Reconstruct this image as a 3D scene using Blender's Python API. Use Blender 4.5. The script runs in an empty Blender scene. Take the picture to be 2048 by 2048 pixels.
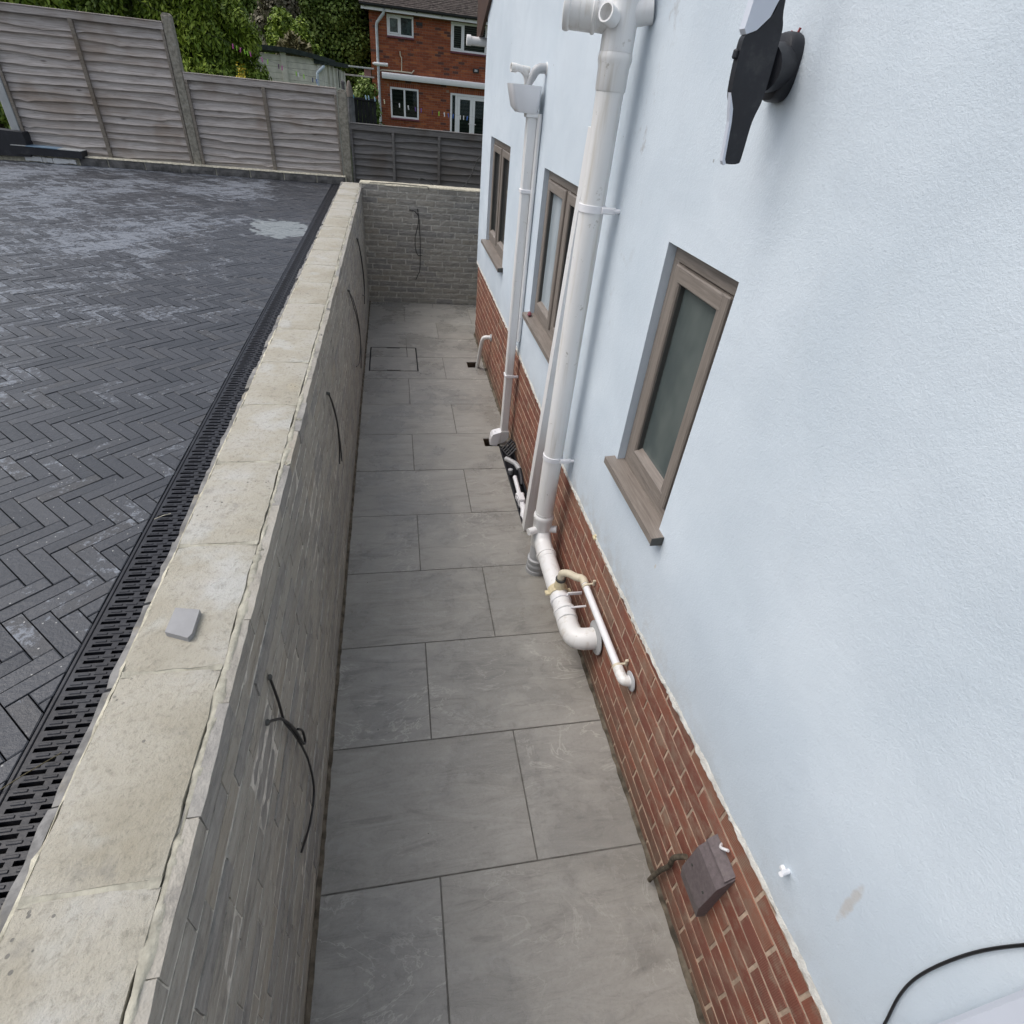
import bpy, math, random
import numpy as np
from mathutils import Vector, Matrix, Euler
random.seed(7); rng = np.random.default_rng(7)
R = math.radians
scene = bpy.context.scene
COL = scene.collection

# ------------------------------------------------------------------ camera
W = 1.36            # x of the rendered house wall; path runs along +Y, retaining wall face at x = 0
F_PX = 1094.9
CAM_LOC = (0.3997, 0.0, 2.5561); CAM_ROT = (0.916458, -0.087325, -0.174358)
cam = bpy.data.cameras.new('camera'); cam_o = bpy.data.objects.new('camera', cam); COL.objects.link(cam_o)
cam_o.location = CAM_LOC; cam_o.rotation_euler = CAM_ROT
cam.sensor_width = 36; cam.sensor_fit = 'HORIZONTAL'; cam.lens = F_PX / 2048 * 36
cam.clip_start = 0.02; cam.clip_end = 2000
scene.camera = cam_o

# ------------------------------------------------------------------ sky, sun, exposure
SUN_EL, SUN_AZ = 58, -80      # azimuth measured from +Y towards +X
wd = bpy.data.worlds.new('World'); scene.world = wd; wd.use_nodes = True
wn = wd.node_tree
sky = wn.nodes.new('ShaderNodeTexSky'); sky.sky_type = 'NISHITA'; sky.sun_disc = False
sky.sun_elevation = R(SUN_EL); sky.sun_rotation = R(SUN_AZ)
sky.air_density = 1.0; sky.dust_density = 3.5; sky.ozone_density = 0.6
bg = wn.nodes['Background']; bg.inputs['Strength'].default_value = 0.15
hsv = wn.nodes.new('ShaderNodeHueSaturation'); hsv.inputs['Saturation'].default_value = 0.55   # cloud cover greys the sky
wn.links.new(sky.outputs[0], hsv.inputs['Color']); wn.links.new(hsv.outputs[0], bg.inputs['Color'])
sun = bpy.data.lights.new('sun', 'SUN'); sun.energy = 0.9; sun.angle = R(42); sun.color = (1, 0.97, 0.93)
sun_o = bpy.data.objects.new('sun', sun); COL.objects.link(sun_o); sun_o.location = (-3, 6, 12)
d = Vector((math.sin(R(SUN_AZ)) * math.cos(R(SUN_EL)), math.cos(R(SUN_AZ)) * math.cos(R(SUN_EL)), math.sin(R(SUN_EL))))
sun_o.rotation_euler = d.to_track_quat('Z', 'Y').to_euler()
vs = scene.view_settings; vs.view_transform = 'Standard'; vs.look = 'None'; vs.gamma = 1; vs.exposure = 0.40
cy_ = scene.cycles; cy_.max_bounces = 6; cy_.diffuse_bounces = 3; cy_.glossy_bounces = 3; cy_.transmission_bounces = 4; cy_.transparent_max_bounces = 6; cy_.caustics_reflective = False; cy_.caustics_refractive = False
scene.render.resolution_x = 1024; scene.render.resolution_y = 1024

# ------------------------------------------------------------------ helpers: objects
WPOS = {}
def tag(o, label=None, cat=None, group=None, kind=None):
    if label: o['label'] = label
    if cat: o['category'] = cat
    if group: o['group'] = group
    if kind: o['kind'] = kind
    return o
def thing(name, loc, label, cat, group=None):
    o = bpy.data.objects.new(name, None); o.empty_display_size = 0.1; COL.objects.link(o)
    o.location = loc; WPOS[o] = Vector(loc)
    return tag(o, label, cat, group)
def thing_part(name, parent, loc):
    o = bpy.data.objects.new(name, None); o.empty_display_size = .05; COL.objects.link(o); o.parent = parent; WPOS[o] = Vector(loc); o.location = Vector(loc) - WPOS[parent]; return o
def link_mesh(name, me, loc, parent=None, rotz=0.0, scale=None):
    o = bpy.data.objects.new(name, me); COL.objects.link(o)
    WPOS[o] = Vector(loc)
    if parent is not None:
        o.parent = parent; o.location = Vector(loc) - WPOS[parent]
    else: o.location = loc
    if rotz: o.rotation_euler = (0, 0, rotz)
    if scale: o.scale = scale
    return o
class MB:
    def __init__(s): s.v = []; s.f = []
    def add(s, vs, fs):
        b = len(s.v); s.v += [tuple(map(float, p)) for p in vs]; s.f += [tuple(b + i for i in f) for f in fs]; return s
    def box(s, x0, x1, y0, y1, z0, z1, c=0.0):
        if c <= 0:
            return s.add([(x0,y0,z0),(x1,y0,z0),(x1,y1,z0),(x0,y1,z0),(x0,y0,z1),(x1,y0,z1),(x1,y1,z1),(x0,y1,z1)],
                         [(3,2,1,0),(4,5,6,7),(0,1,5,4),(1,2,6,5),(2,3,7,6),(3,0,4,7)])
        c = min(c, (x1-x0)*.45, (y1-y0)*.45, (z1-z0)*.45)
        vs = []; idx = {}
        for i, x in enumerate((x0, x1)):
            for j, y in enumerate((y0, y1)):
                for k, z in enumerate((z0, z1)):
                    sx, sy, sz = (c if i == 0 else -c), (c if j == 0 else -c), (c if k == 0 else -c)
                    for a, p in enumerate(((x, y+sy, z+sz), (x+sx, y, z+sz), (x+sx, y+sy, z))):
                        idx[(i,j,k,a)] = len(vs); vs.append(p)
        g = lambda i,j,k,a: idx[(i,j,k,a)]
        fs = []
        for i in (0,1):
            q = [g(i,0,0,0), g(i,1,0,0), g(i,1,1,0), g(i,0,1,0)]; fs.append(q if i else q[::-1])
            q = [g(0,i,0,1), g(1,i,0,1), g(1,i,1,1), g(0,i,1,1)]; fs.append(q[::-1] if i else q)
            q = [g(0,0,i,2), g(1,0,i,2), g(1,1,i,2), g(0,1,i,2)]; fs.append(q if i else q[::-1])
        for a in (0,1):
            for b in (0,1):
                q = [g(0,a,b,1), g(1,a,b,1), g(1,a,b,2), g(0,a,b,2)]; fs.append(q if a == b else q[::-1])
                q = [g(a,0,b,0), g(a,1,b,0), g(a,1,b,2), g(a,0,b,2)]; fs.append(q[::-1] if a == b else q)
                q = [g(a,b,0,0), g(a,b,1,0), g(a,b,1,1), g(a,b,0,1)]; fs.append(q if a == b else q[::-1])
                for k in (0,1):
                    q = [g(a,b,k,0), g(a,b,k,1), g(a,b,k,2)]; fs.append(q if (a+b+k) % 2 else q[::-1])
        return s.add(vs, fs)
    def prism(s, poly, axis, a0, a1):
        """poly: 2-D points in the other two axes (in xyz order), extruded along axis from a0 to a1"""
        n = len(poly)
        def mk(p, a):
            p = list(p); p.insert(axis, a); return tuple(p)
        area = sum(poly[i][0]*poly[(i+1)%n][1] - poly[(i+1)%n][0]*poly[i][1] for i in range(n))
        if (area < 0) != (axis == 1): poly = poly[::-1]
        vs = [mk(p, a0) for p in poly] + [mk(p, a1) for p in poly]
        fs = [tuple(range(n))[::-1], tuple(range(n, 2*n))] + [(i, (i+1)%n, n+(i+1)%n, n+i) for i in range(n)]
        return s.add(vs, fs)
    def tube(s, pts, r, seg=12, cap=True, smooth_n=0):
        pts = [Vector(p) for p in pts]
        if smooth_n:
            out = []
            P = [pts[0]] + pts + [pts[-1]]
            for i in range(1, len(P)-2):
                for k in range(smooth_n):
                    t = k/smooth_n; p0,p1,p2,p3 = P[i-1],P[i],P[i+1],P[i+2]
                    out.append(0.5*((2*p1)+(p2-p0)*t+(2*p0-5*p1+4*p2-p3)*t*t+(3*p1-p0-3*p2+p3)*t**3))
            out.append(pts[-1]); pts = out
        rs = r if isinstance(r, (list, tuple)) else [r]*len(pts)
        vs = []; n = len(pts); up = None
        for i, p in enumerate(pts):
            t = (pts[min(i+1,n-1)] - pts[max(i-1,0)])
            if t.length < 1e-9: t = Vector((0,0,1))
            t.normalize()
            if up is None:
                up = Vector((0,0,1)) if abs(t.z) < .9 else Vector((1,0,0))
            a = t.cross(up)
            if a.length < 1e-6: a = t.orthogonal()
            a.normalize(); b = t.cross(a).normalized(); up = -b if False else up
            # parallel transport
            up = (a.cross(t)).normalized()
            for k in range(seg):
                an = 2*math.pi*k/seg
                vs.append(p + a*math.cos(an)*rs[i] + up*math.sin(an)*rs[i])
        fs = [(i*seg+k, i*seg+(k+1)%seg, (i+1)*seg+(k+1)%seg, (i+1)*seg+k) for i in range(n-1) for k in range(seg)]
        if cap: fs += [tuple(range(seg))[::-1], tuple((n-1)*seg+k for k in range(seg))]
        return s.add(vs, fs)
    def rod(s, p0, p1, r, seg=12, r1=None): return s.tube([p0, p1], [r, r if r1 is None else r1], seg)
    def lathe(s, prof, p, axis, seg=20):
        """prof: (radius, t) along axis from p"""
        ax = Vector(axis).normalized(); pts = [Vector(p) + ax*t for _, t in prof]
        a = ax.orthogonal().normalized(); b = ax.cross(a)
        vs = []
        for (r, t), q in zip(prof, pts):
            for k in range(seg):
                an = 2*math.pi*k/seg; vs.append(q + (a*math.cos(an)+b*math.sin(an))*max(r, 1e-4))
        n = len(prof)
        fs = [(i*seg+k, i*seg+(k+1)%seg, (i+1)*seg+(k+1)%seg, (i+1)*seg+k) for i in range(n-1) for k in range(seg)]
        fs += [tuple(range(seg))[::-1], tuple((n-1)*seg+k for k in range(seg))]
        return s.add(vs, fs)
    def beam(s, p0, p1, w, h, side=(1,0,0)):
        p0, p1 = Vector(p0), Vector(p1); t = (p1-p0).normalized(); a = Vector(side); a = (a - t*a.dot(t)).normalized(); b = t.cross(a)
        c = [(-1,-1),(1,-1),(1,1),(-1,1)]
        vs = [p + a*w/2*i + b*h/2*j for p in (p0,p1) for i,j in c]
        return s.add(vs, [(3,2,1,0),(4,5,6,7)] + [(k,(k+1)%4,4+(k+1)%4,4+k) for k in range(4)])
    def mesh(s, name, m, org=(0,0,0), smooth=None):
        me = bpy.data.meshes.new(name)
        v = np.array(s.v, float) - np.array(org, float)
        me.from_pydata(v.tolist(), [], s.f); me.materials.append(m)
        if smooth is not None:
            me.shade_smooth(); me.set_sharp_from_angle(angle=R(smooth))
        me.update(); return me
    def build(s, name, m, parent=None, smooth=None, kind=None, label=None):
        """links the collected geometry (world coordinates) as ONE mesh object"""
        org = WPOS[parent] if parent is not None else Vector((0,0,0))
        o = link_mesh(name, s.mesh(name, m, org, smooth), org, parent)
        if kind: o['kind'] = kind
        if label: o['label'] = label
        return o
def boxes(name, m, parent, *bs):
    for q in bs: MB().box(*q).build(name, m, parent)
def single(name, mb, m, loc, label, cat, group=None, smooth=None):
    o = link_mesh(name, mb.mesh(name, m, loc, smooth), loc)
    return tag(o, label, cat, group)
def structure(name, mb, m, smooth=None):
    o = mb.build(name, m, smooth=smooth); o['kind'] = 'structure'; return o

RM = Euler(CAM_ROT, 'XYZ').to_matrix(); RT = RM.transposed(); CL = Vector(CAM_LOC)
def in_view(p, margin=60):
    """pixel test used only to rank alike pieces by how large the photograph shows them"""
    q = RT @ (Vector(p) - CL)
    if q.z > -0.05: return False, 1e9
    u = 1024 + F_PX*q.x/-q.z; v = 1024 - F_PX*q.y/-q.z
    return (-margin < u < 2048+margin and -margin < v < 2048+margin), q.length

# ------------------------------------------------------------------ helpers: materials
class NT:
    def __init__(s, name, rough=0.6, spec=0.5, metal=0.0):
        s.m = bpy.data.materials.new(name); s.m.use_nodes = True; s.t = s.m.node_tree
        s.b = s.t.nodes['Principled BSDF']; s.b.inputs['Roughness'].default_value = rough
        s.b.inputs['Specular IOR Level'].default_value = spec; s.b.inputs['Metallic'].default_value = metal
    def n(s, typ, **kw):
        nd = s.t.nodes.new(typ)
        for k, v in kw.items(): setattr(nd, k, v)
        return nd
    def lk(s, a, b): s.t.links.new(a, b)
    def setv(s, inp, v):
        if hasattr(v, 'is_output') or isinstance(v, bpy.types.NodeSocket): s.lk(v, inp)
        else: inp.default_value = v
    def pos(s, scale=(1,1,1), off=None, obj=False):
        if obj: o = s.n('ShaderNodeTexCoord').outputs['Object']
        else: o = s.n('ShaderNodeNewGeometry').outputs['Position']
        m = s.n('ShaderNodeVectorMath', operation='MULTIPLY'); s.lk(o, m.inputs[0]); m.inputs[1].default_value = scale
        if off is None: return m.outputs[0]
        a = s.n('ShaderNodeVectorMath', operation='ADD'); s.lk(m.outputs[0], a.inputs[0]); s.lk(off, a.inputs[1]); return a.outputs[0]
    def rand(s):
        """a random value for each separate piece (object or island)"""
        a = s.n('ShaderNodeObjectInfo').outputs['Random']; b = s.n('ShaderNodeNewGeometry').outputs['Random Per Island']
        return s.math('FRACT', s.math('ADD', a, b))
    def math(s, op, a, b=0.0, c=0.0, clamp=False):
        m = s.n('ShaderNodeMath', operation=op, use_clamp=clamp); s.setv(m.inputs[0], a); s.setv(m.inputs[1], b); s.setv(m.inputs[2], c); return m.outputs[0]
    def noise(s, vec, scale, detail=3, rough=.55, dist=0.0, out=0):
        t = s.n('ShaderNodeTexNoise'); s.lk(vec, t.inputs['Vector']); t.inputs['Scale'].default_value = scale
        t.inputs['Detail'].default_value = detail; t.inputs['Roughness'].default_value = rough; t.inputs['Distortion'].default_value = dist
        return t.outputs[out]
    def voro(s, vec, scale, feature='F1', out=0):
        t = s.n('ShaderNodeTexVoronoi', feature=feature); s.lk(vec, t.inputs['Vector']); t.inputs['Scale'].default_value = scale; return t.outputs[out]
    def ramp(s, fac, stops, interp='LINEAR'):
        r = s.n('ShaderNodeValToRGB'); s.lk(fac, r.inputs[0]); e = r.color_ramp.elements; r.color_ramp.interpolation = interp
        while len(e) < len(stops): e.new(0.5)
        for el, (p, c) in zip(e, stops):
            el.position = p; el.color = (c, c, c, 1) if isinstance(c, (int, float)) else (*c, 1)
        return r.outputs[0]
    def sm(s, fac, lo, hi):
        r = s.n('ShaderNodeMapRange'); r.interpolation_type = 'SMOOTHSTEP'; s.lk(fac, r.inputs[0])
        r.inputs[1].default_value = lo; r.inputs[2].default_value = hi; return r.outputs[0]
    def mix(s, fac, a, b, blend='MIX'):
        m = s.n('ShaderNodeMix', data_type='RGBA', blend_type=blend); s.setv(m.inputs[0], fac)
        for i, v in ((6, a), (7, b)):
            if isinstance(v, bpy.types.NodeSocket): s.lk(v, m.inputs[i])
            else: m.inputs[i].default_value = (*v, 1) if len(v) == 3 else v
        return m.outputs[2]
    def color(s, c):
        if isinstance(c, bpy.types.NodeSocket): s.lk(c, s.b.inputs['Base Color'])
        else: s.b.inputs['Base Color'].default_value = (*c, 1)
        return s
    def rough(s, r): s.setv(s.b.inputs['Roughness'], r); return s
    def bump(s, h, strength=.4, dist=.01, normal=None):
        b = s.n('ShaderNodeBump'); b.inputs['Strength'].default_value = strength; b.inputs['Distance'].default_value = dist
        s.lk(h, b.inputs['Height'])
        if normal is not None: s.lk(normal, b.inputs['Normal'])
        s.lk(b.outputs[0], s.b.inputs['Normal']); return b.outputs[0]
    def rvec(s, r, k=37.0):
        c = s.n('ShaderNodeCombineXYZ'); v = s.math('MULTIPLY', r, k)
        for i in range(3): s.lk(s.math('MULTIPLY', v, (1.0, 1.7, 2.3)[i]), c.inputs[i])
        return c.outputs[0]
    def xyz(s):
        sp = s.n('ShaderNodeSeparateXYZ'); s.lk(s.n('ShaderNodeNewGeometry').outputs['Position'], sp.inputs[0]); return sp.outputs

def plain(name, col, rough=.5, var=.12, nscale=8, spec=.5, bump=0.0, bscale=60, metal=0, dirt=None, dscale=3):
    t = NT(name, rough, spec, metal); p = t.pos()
    n = t.noise(p, nscale, 4, .6)
    c = t.mix(t.sm(n, .3, .7), tuple(x*(1-var) for x in col), tuple(min(1, x*(1+var)) for x in col))
    if dirt: c = t.mix(t.math('MULTIPLY', t.sm(t.noise(p, dscale, 6, .7), .52, .75), .7), c, dirt)
    t.color(c)
    if bump: t.bump(t.noise(p, bscale, 4, .6), bump, .004)
    return t.m

MAT = {}
# --- white painted render of the house
def m_render():
    t = NT('white_render', .75, .3); p = t.pos()
    big = t.noise(p, 1.6, 3, .6)
    c = t.mix(t.sm(big, .3, .72), (.558, .634, .698), (.640, .712, .772))
    c = t.mix(t.math('MULTIPLY', t.sm(t.noise(t.pos((1, .7, 1.5)), 3.4, 3, .6, .6), .45, .62), .16), c, (.50, .565, .625))
    med = t.noise(p, 10, 4, .7)
    x, y, z = t.xyz()[:3]
    # grime on the wall beside the soil stack
    g = t.math('MULTIPLY', t.sm(t.math('ABSOLUTE', t.math('SUBTRACT', y, 2.44)), .17, .02), t.sm(med, .54, .70))
    c = t.mix(t.math('MULTIPLY', t.math('MULTIPLY', g, t.sm(z, 1.5, 2.3)), .55), c, (.34, .33, .32))
    sp = t.math('LESS_THAN', t.voro(p, 5.5), .028); c = t.mix(t.math('MULTIPLY', sp, .6), c, (.24, .23, .22))
    # splash dirt low on the render and thin runs down the face
    c = t.mix(t.math('MULTIPLY', t.math('MULTIPLY', t.sm(t.math('ADD', z, t.math('MULTIPLY', med, .22)), 1.12, .86), t.sm(med, .42, .66)), .42), c, (.40, .37, .32))
    run = t.noise(t.pos((5, 5, .35)), 3.2, 3, .6); c = t.mix(t.math('MULTIPLY', t.sm(run, .60, .76), .07), c, (.47, .49, .50))
    wob = t.math('MULTIPLY', t.math('SUBTRACT', t.noise(p, 38, 2), .5), 1.8)
    def rub(y0, z0, wy, wz, col, c, k=.8, sl=0.0):
        dy = t.math('ADD', t.math('SUBTRACT', y, y0), t.math('MULTIPLY', t.math('SUBTRACT', z, z0), sl))
        a = t.math('DIVIDE', dy, wy); b = t.math('DIVIDE', t.math('SUBTRACT', z, z0), wz)
        dd = t.math('ADD', t.math('ADD', t.math('MULTIPLY', a, a), t.math('MULTIPLY', b, b)), wob)
        return t.mix(t.math('MULTIPLY', t.sm(dd, 1.3, .2), k), c, col)
    c = rub(.285, 1.16, .012, .075, (.50, .46, .41), c, .6, -.10)
    c = rub(1.465, 1.235, .009, .026, (.58, .46, .25), c, .8); c = rub(1.445, 1.12, .005, .012, (.58, .46, .25), c, .5)
    t.color(c)
    h = t.math('ADD', t.math('ADD', t.noise(p, 190, 3, .8), t.math('MULTIPLY', t.noise(p, 64, 3, .7), .8)), t.math('MULTIPLY', t.noise(t.pos((1, 1.6, 1)), 8, 2, .5, .8), 1.1))
    t.bump(h, .31, .0055); return t.m
MAT['render'] = m_render()
MAT['render_edge'] = plain('flaky_render_edge', (.74, .735, .69), .9, .14, 40, .2, 1.0, 160)
def m_redbrick(name='red_plinth_brick', big=False):
    t = NT(name, .8, .25); r = t.rand(); off = t.rvec(r); p = t.pos((1,1,1), off)
    c = t.ramp(r, [(0, (.21,.078,.055)), (.3, (.255,.098,.066)), (.5, (.215,.086,.063)), (.66, (.275,.125,.084)), (.82, (.235,.135,.096)), (.9, (.265,.104,.072)), (1, (.28,.165,.115))], 'CONSTANT')
    c = t.mix(t.math('MULTIPLY', t.sm(t.noise(p, 16, 5, .7), .42, .70), .8), c, (.27, .185, .138)); c = t.mix(t.math('MULTIPLY', t.sm(t.noise(t.pos(), 7, 5, .7), .54, .70), .5), c, (.34, .26, .195))
    c = t.mix(t.math('MULTIPLY', t.sm(t.noise(t.pos(), 2.2, 3), .55, .75), .55), c, (.11, .065, .055))
    z = t.xyz()[2]
    low = t.math('MULTIPLY', t.sm(t.math('ADD', z, t.math('MULTIPLY', t.noise(t.pos(), 4, 4), .22)), .34, .12), .55)
    c = t.mix(low, c, (.12, .10, .075))
    t.color(c)
    comb = t.n('ShaderNodeTexWave', wave_type='BANDS', bands_direction='Y'); t.lk(t.pos(), comb.inputs['Vector']); comb.inputs['Scale'].default_value = 62
    comb.inputs['Distortion'].default_value = 1.5
    h = t.math('ADD', t.math('MULTIPLY', comb.outputs['Fac'], .5), t.noise(p, 90, 3)); t.bump(h, .5, .003); return t.m
MAT['redbrick'] = m_redbrick()
MAT['plinth_mortar'] = plain('plinth_mortar', (.50, .385, .295), .9, .25, 20, .2, .6, 150, dirt=(.30,.25,.19))
# --- grey hand-formed wall bricks
def m_greybrick():
    t = NT('grey_wall_brick', .6, .4); r = t.rand(); off = t.rvec(r); p = t.pos((1,1,1), off)
    c = t.ramp(r, [(0, (.30,.28,.245)), (.2, (.35,.325,.28)), (.4, (.36,.335,.29)), (.55, (.27,.258,.238)), (.7, (.345,.318,.27)), (.84, (.29,.275,.25)), (.94, (.345,.31,.255)), (1, (.30,.265,.22))], 'CONSTANT')
    st = t.noise(t.pos((9, 9, 48), off), 1.0, 5, .72)
    c = t.mix(t.math('MULTIPLY', t.sm(st, .46, .72), .8), c, (.385, .365, .328))
    c = t.mix(t.math('MULTIPLY', t.sm(st, .47, .30), .6), c, (.13, .125, .118))
    n = t.noise(p, 10, 5, .7)
    c = t.mix(t.math('MULTIPLY', t.sm(n, .54, .68), .38), c, (.13, .128, .126))
    c = t.mix(t.math('MULTIPLY', t.math('MULTIPLY', t.sm(t.noise(t.pos(), 3.5, 1), .56, .66), t.sm(n, .40, .30)), .7), c, (.60, .59, .56))
    t.color(c); t.bump(t.math('ADD', t.math('MULTIPLY', st, 1.4), n), .8, .009); return t.m
MAT['greybrick'] = m_greybrick()
MAT['grey_mortar'] = plain('grey_mortar', (.54, .51, .455), .9, .25, 30, .2, .6, 120)
MAT['pale_mortar'] = plain('pale_grey_mortar', (.50, .475, .425), .9, .25, 30, .2, .6, 120)
MAT['cream_mortar'] = plain('cream_mortar', (.50, .47, .375), .9, .3, 25, .2, 1.0, 90, dirt=(.34,.30,.24), dscale=8)
# --- pale concrete blocks on top of the retaining wall
def m_block():
    t = NT('pale_concrete', .85, .3); r = t.rand(); off = t.rvec(r); p = t.pos((1,1,1), off)
    c = t.ramp(t.noise(p, 3.0, 5, .6), [(.3, (.315,.288,.226)), (.5, (.395,.371,.312)), (.72, (.44,.428,.40))])
    c = t.mix(t.math('MULTIPLY', t.sm(t.noise(p, 5, 3, .5), .57, .72), .45), c, (.50, .515, .515))
    c = t.mix(t.math('MULTIPLY', t.sm(t.noise(p, 4.4, 4, .6), .62, .76), .4), c, (.42, .365, .25))
    c = t.mix(t.math('MULTIPLY', t.sm(t.noise(p, 60, 4, .75), .48, .70), .5), c, (.20, .19, .155))
    c = t.mix(t.math('MULTIPLY', t.sm(t.noise(t.pos(), 9, 4, .7), .58, .72), .45), c, (.19, .185, .17))
    pit = t.math('MULTIPLY', t.math('LESS_THAN', t.voro(p, 48), .17), t.sm(t.noise(p, 7, 3), .54, .64))
    c = t.mix(t.math('MULTIPLY', pit, .8), c, (.14, .135, .125))
    t.color(c)
    h = t.math('SUBTRACT', t.math('ADD', t.noise(p, 130, 4, .7), t.math('MULTIPLY', t.noise(p, 30, 5, .7), 1.2)), pit)
    t.bump(h, .75, .005); return t.m
MAT['block'] = m_block()
MAT['block_mortar'] = plain('block_joint_mortar', (.36, .345, .285), .9, .25, 22, .2, 1.0, 60, dirt=(.50,.48,.42), dscale=12)
MAT['slip_edge'] = plain('grey_slip_edge', (.185, .182, .176), .75, .35, 22, .3, .9, 45, dirt=(.36,.31,.21), dscale=9)
# --- porcelain slabs of the path
def m_slab():
    t = NT('grey_porcelain_slab', .45, .5); r = t.rand(); off = t.rvec(r, 53); p = t.pos((1,1,1), off)
    base = t.ramp(r, [(0, (.280,.267,.239)), (.5, (.31,.295,.263)), (1, (.294,.284,.261))])
    g = t.noise(t.pos((1, 4.2, 1), off), 3.2, 6, .68, 1.2)
    c = t.mix(t.sm(g, .38, .74), base, (.355, .342, .312)); c = t.mix(t.math('MULTIPLY', t.sm(g, .46, .30), .45), c, (.16, .155, .145))
    v = t.math('ABSOLUTE', t.math('SUBTRACT', t.noise(t.pos((1, 1.9, 1), off), 2.3, 5, .62, 1.6), .5))
    vein = t.math('MULTIPLY', t.sm(v, .016, .002), t.sm(t.noise(p, 2.2, 1), .44, .58))
    c = t.mix(t.math('MULTIPLY', vein, t.math('ADD', .12, t.math('MULTIPLY', r, .6))), c, (.50, .48, .435))
    wn_ = t.noise(t.pos(), 1.7, 5, .62)
    wet = t.sm(wn_, .47, .56)
    c = t.mix(t.math('MULTIPLY', wet, .24), c, (.12, .118, .11))
    fine = t.noise(p, 70, 4, .8); c = t.mix(t.math('MULTIPLY', t.sm(fine, .50, .72), .22), c, (.13, .126, .116)); c = t.mix(t.math('MULTIPLY', t.sm(fine, .46, .30), .18), c, (.44, .42, .385))
    rust = t.math('MULTIPLY', t.sm(wn_, .30, .24), t.sm(fine, .45, .6)); c = t.mix(t.math('MULTIPLY', rust, .45), c, (.14, .105, .07))
    spk = t.math('LESS_THAN', t.voro(t.pos(), 6), .022); c = t.mix(t.math('MULTIPLY', spk, .8), c, (.025, .024, .022))
    t.color(c)
    t.rough(t.math('ADD', t.ramp(wet, [(0, .36), (1, .19)]), t.math('MULTIPLY', fine, .14)))
    t.bump(t.math('ADD', t.math('MULTIPLY', g, 2.0), t.math('MULTIPLY', fine, .4)), .55, .006); return t.m
MAT['slab'] = m_slab()
MAT['grout'] = plain('dark_grout', (.15, .142, .128), .9, .25, 20, .2, .3, 80)
MAT['edge_dirt'] = plain('brown_edge_dirt', (.115, .098, .075), .95, .5, 18, .1, .8, 80, dirt=(.035,.033,.028), dscale=6)
MAT['soil'] = plain('damp_soil', (.075, .055, .038), .95, .4, 14, .1, .9, 60)
# --- charcoal pavers of the drive
def m_paver():
    t = NT('charcoal_paver', .5, .5); r = t.rand(); off = t.rvec(r); p = t.pos((1,1,1), off); w = t.pos()
    c = t.ramp(r, [(0, (.025,.029,.037)), (.4, (.036,.040,.049)), (.75, (.047,.051,.060)), (1, (.043,.044,.048))])
    x, y, z = t.xyz()[:3]
    big = t.noise(w, 1.0, 4, .68); n = t.noise(p, 34, 5, .85)
    # pale cement bloom lies in drifts over the laid area and breaks up paver by paver
    zone = t.math('ADD', t.math('MULTIPLY', big, 1.5), t.math('MULTIPLY', t.sm(x, -.55, -2.2), .31))
    zone = t.math('ADD', zone, t.math('MULTIPLY', t.math('SUBTRACT', r, .5), .30))
    zone = t.math('ADD', zone, t.math('MULTIPLY', t.math('SUBTRACT', n, .5), 1.7))
    bl = t.sm(zone, .98, 1.15)
    c = t.mix(t.math('MULTIPLY', bl, .85), c, (.19, .210, .242))
    # one splash of dried slurry beside the drain
    a = t.math('DIVIDE', t.math('ABSOLUTE', t.math('ADD', t.math('ADD', x, .70), t.math('MULTIPLY', t.math('SUBTRACT', y, 6.25), .25))), .25); b = t.math('DIVIDE', t.math('ABSOLUTE', t.math('SUBTRACT', y, 6.25)), .36)
    dd = t.math('ADD', t.math('MAXIMUM', a, b), t.math('ADD', t.math('MULTIPLY', t.math('SUBTRACT', r, .5), .5), t.math('MULTIPLY', t.math('SUBTRACT', big, .5), 1.2)))
    c = t.mix(t.math('MULTIPLY', t.sm(dd, 1.02, .9), .75), c, (.27, .30, .31))
    spk = t.math('MULTIPLY', t.math('LESS_THAN', t.voro(w, 34), .075), t.sm(big, .38, .5))
    c = t.mix(t.math('MULTIPLY', spk, .85), c, (.45, .45, .43))
    t.color(c); t.rough(t.ramp(n, [(.3, .38), (.7, .58)]))
    t.bump(t.math('ADD', t.noise(p, 75, 2, .7), n), .45, .005); return t.m
MAT['paver'] = m_paver()
MAT['paver_joint'] = plain('black_paver_joint', (.018, .018, .018), .9, .3, 20, .1)
MAT['grate'] = plain('black_moulded_grate', (.012, .013, .018), .42, .2, 20, .4, .25, 70, dirt=(.035,.038,.045), dscale=6)
MAT['channel'] = plain('drain_channel_inside', (.012, .012, .013), .6, .2, 10)
# --- plastics
def m_pipe(name, col, dirt, k, rough):
    t = NT(name, rough, .5); p = t.pos()
    run = t.noise(t.pos((22, 22, 1.3)), 1.0, 4, .65); spot = t.noise(p, 26, 4, .7)
    c = t.mix(t.math('MULTIPLY', t.sm(run, .50, .75), k), col, dirt); c = t.mix(t.math('MULTIPLY', t.sm(spot, .64, .72), k*.9), c, tuple(x*.7 for x in dirt))
    t.color(c); t.rough(t.math('ADD', rough-.06, t.math('MULTIPLY', spot, .18))); return t.m
MAT['upvc'] = m_pipe('white_pipe_plastic', (.78, .78, .775), (.56, .53, .47), .55, .32)
MAT['upvc_old'] = m_pipe('weathered_white_plastic', (.77, .765, .75), (.55, .51, .44), .8, .36)
MAT['upvc_new'] = plain('new_white_plastic', (.80, .80, .82), .30, .02, 5, .5)
MAT['grey_plastic'] = plain('grey_pipe_plastic', (.42, .43, .44), .45, .08, 9)
MAT['cream_plastic'] = plain('cream_fitting_plastic', (.62, .56, .43), .42, .08, 14, .5, dirt=(.44,.38,.28), dscale=12)
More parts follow.
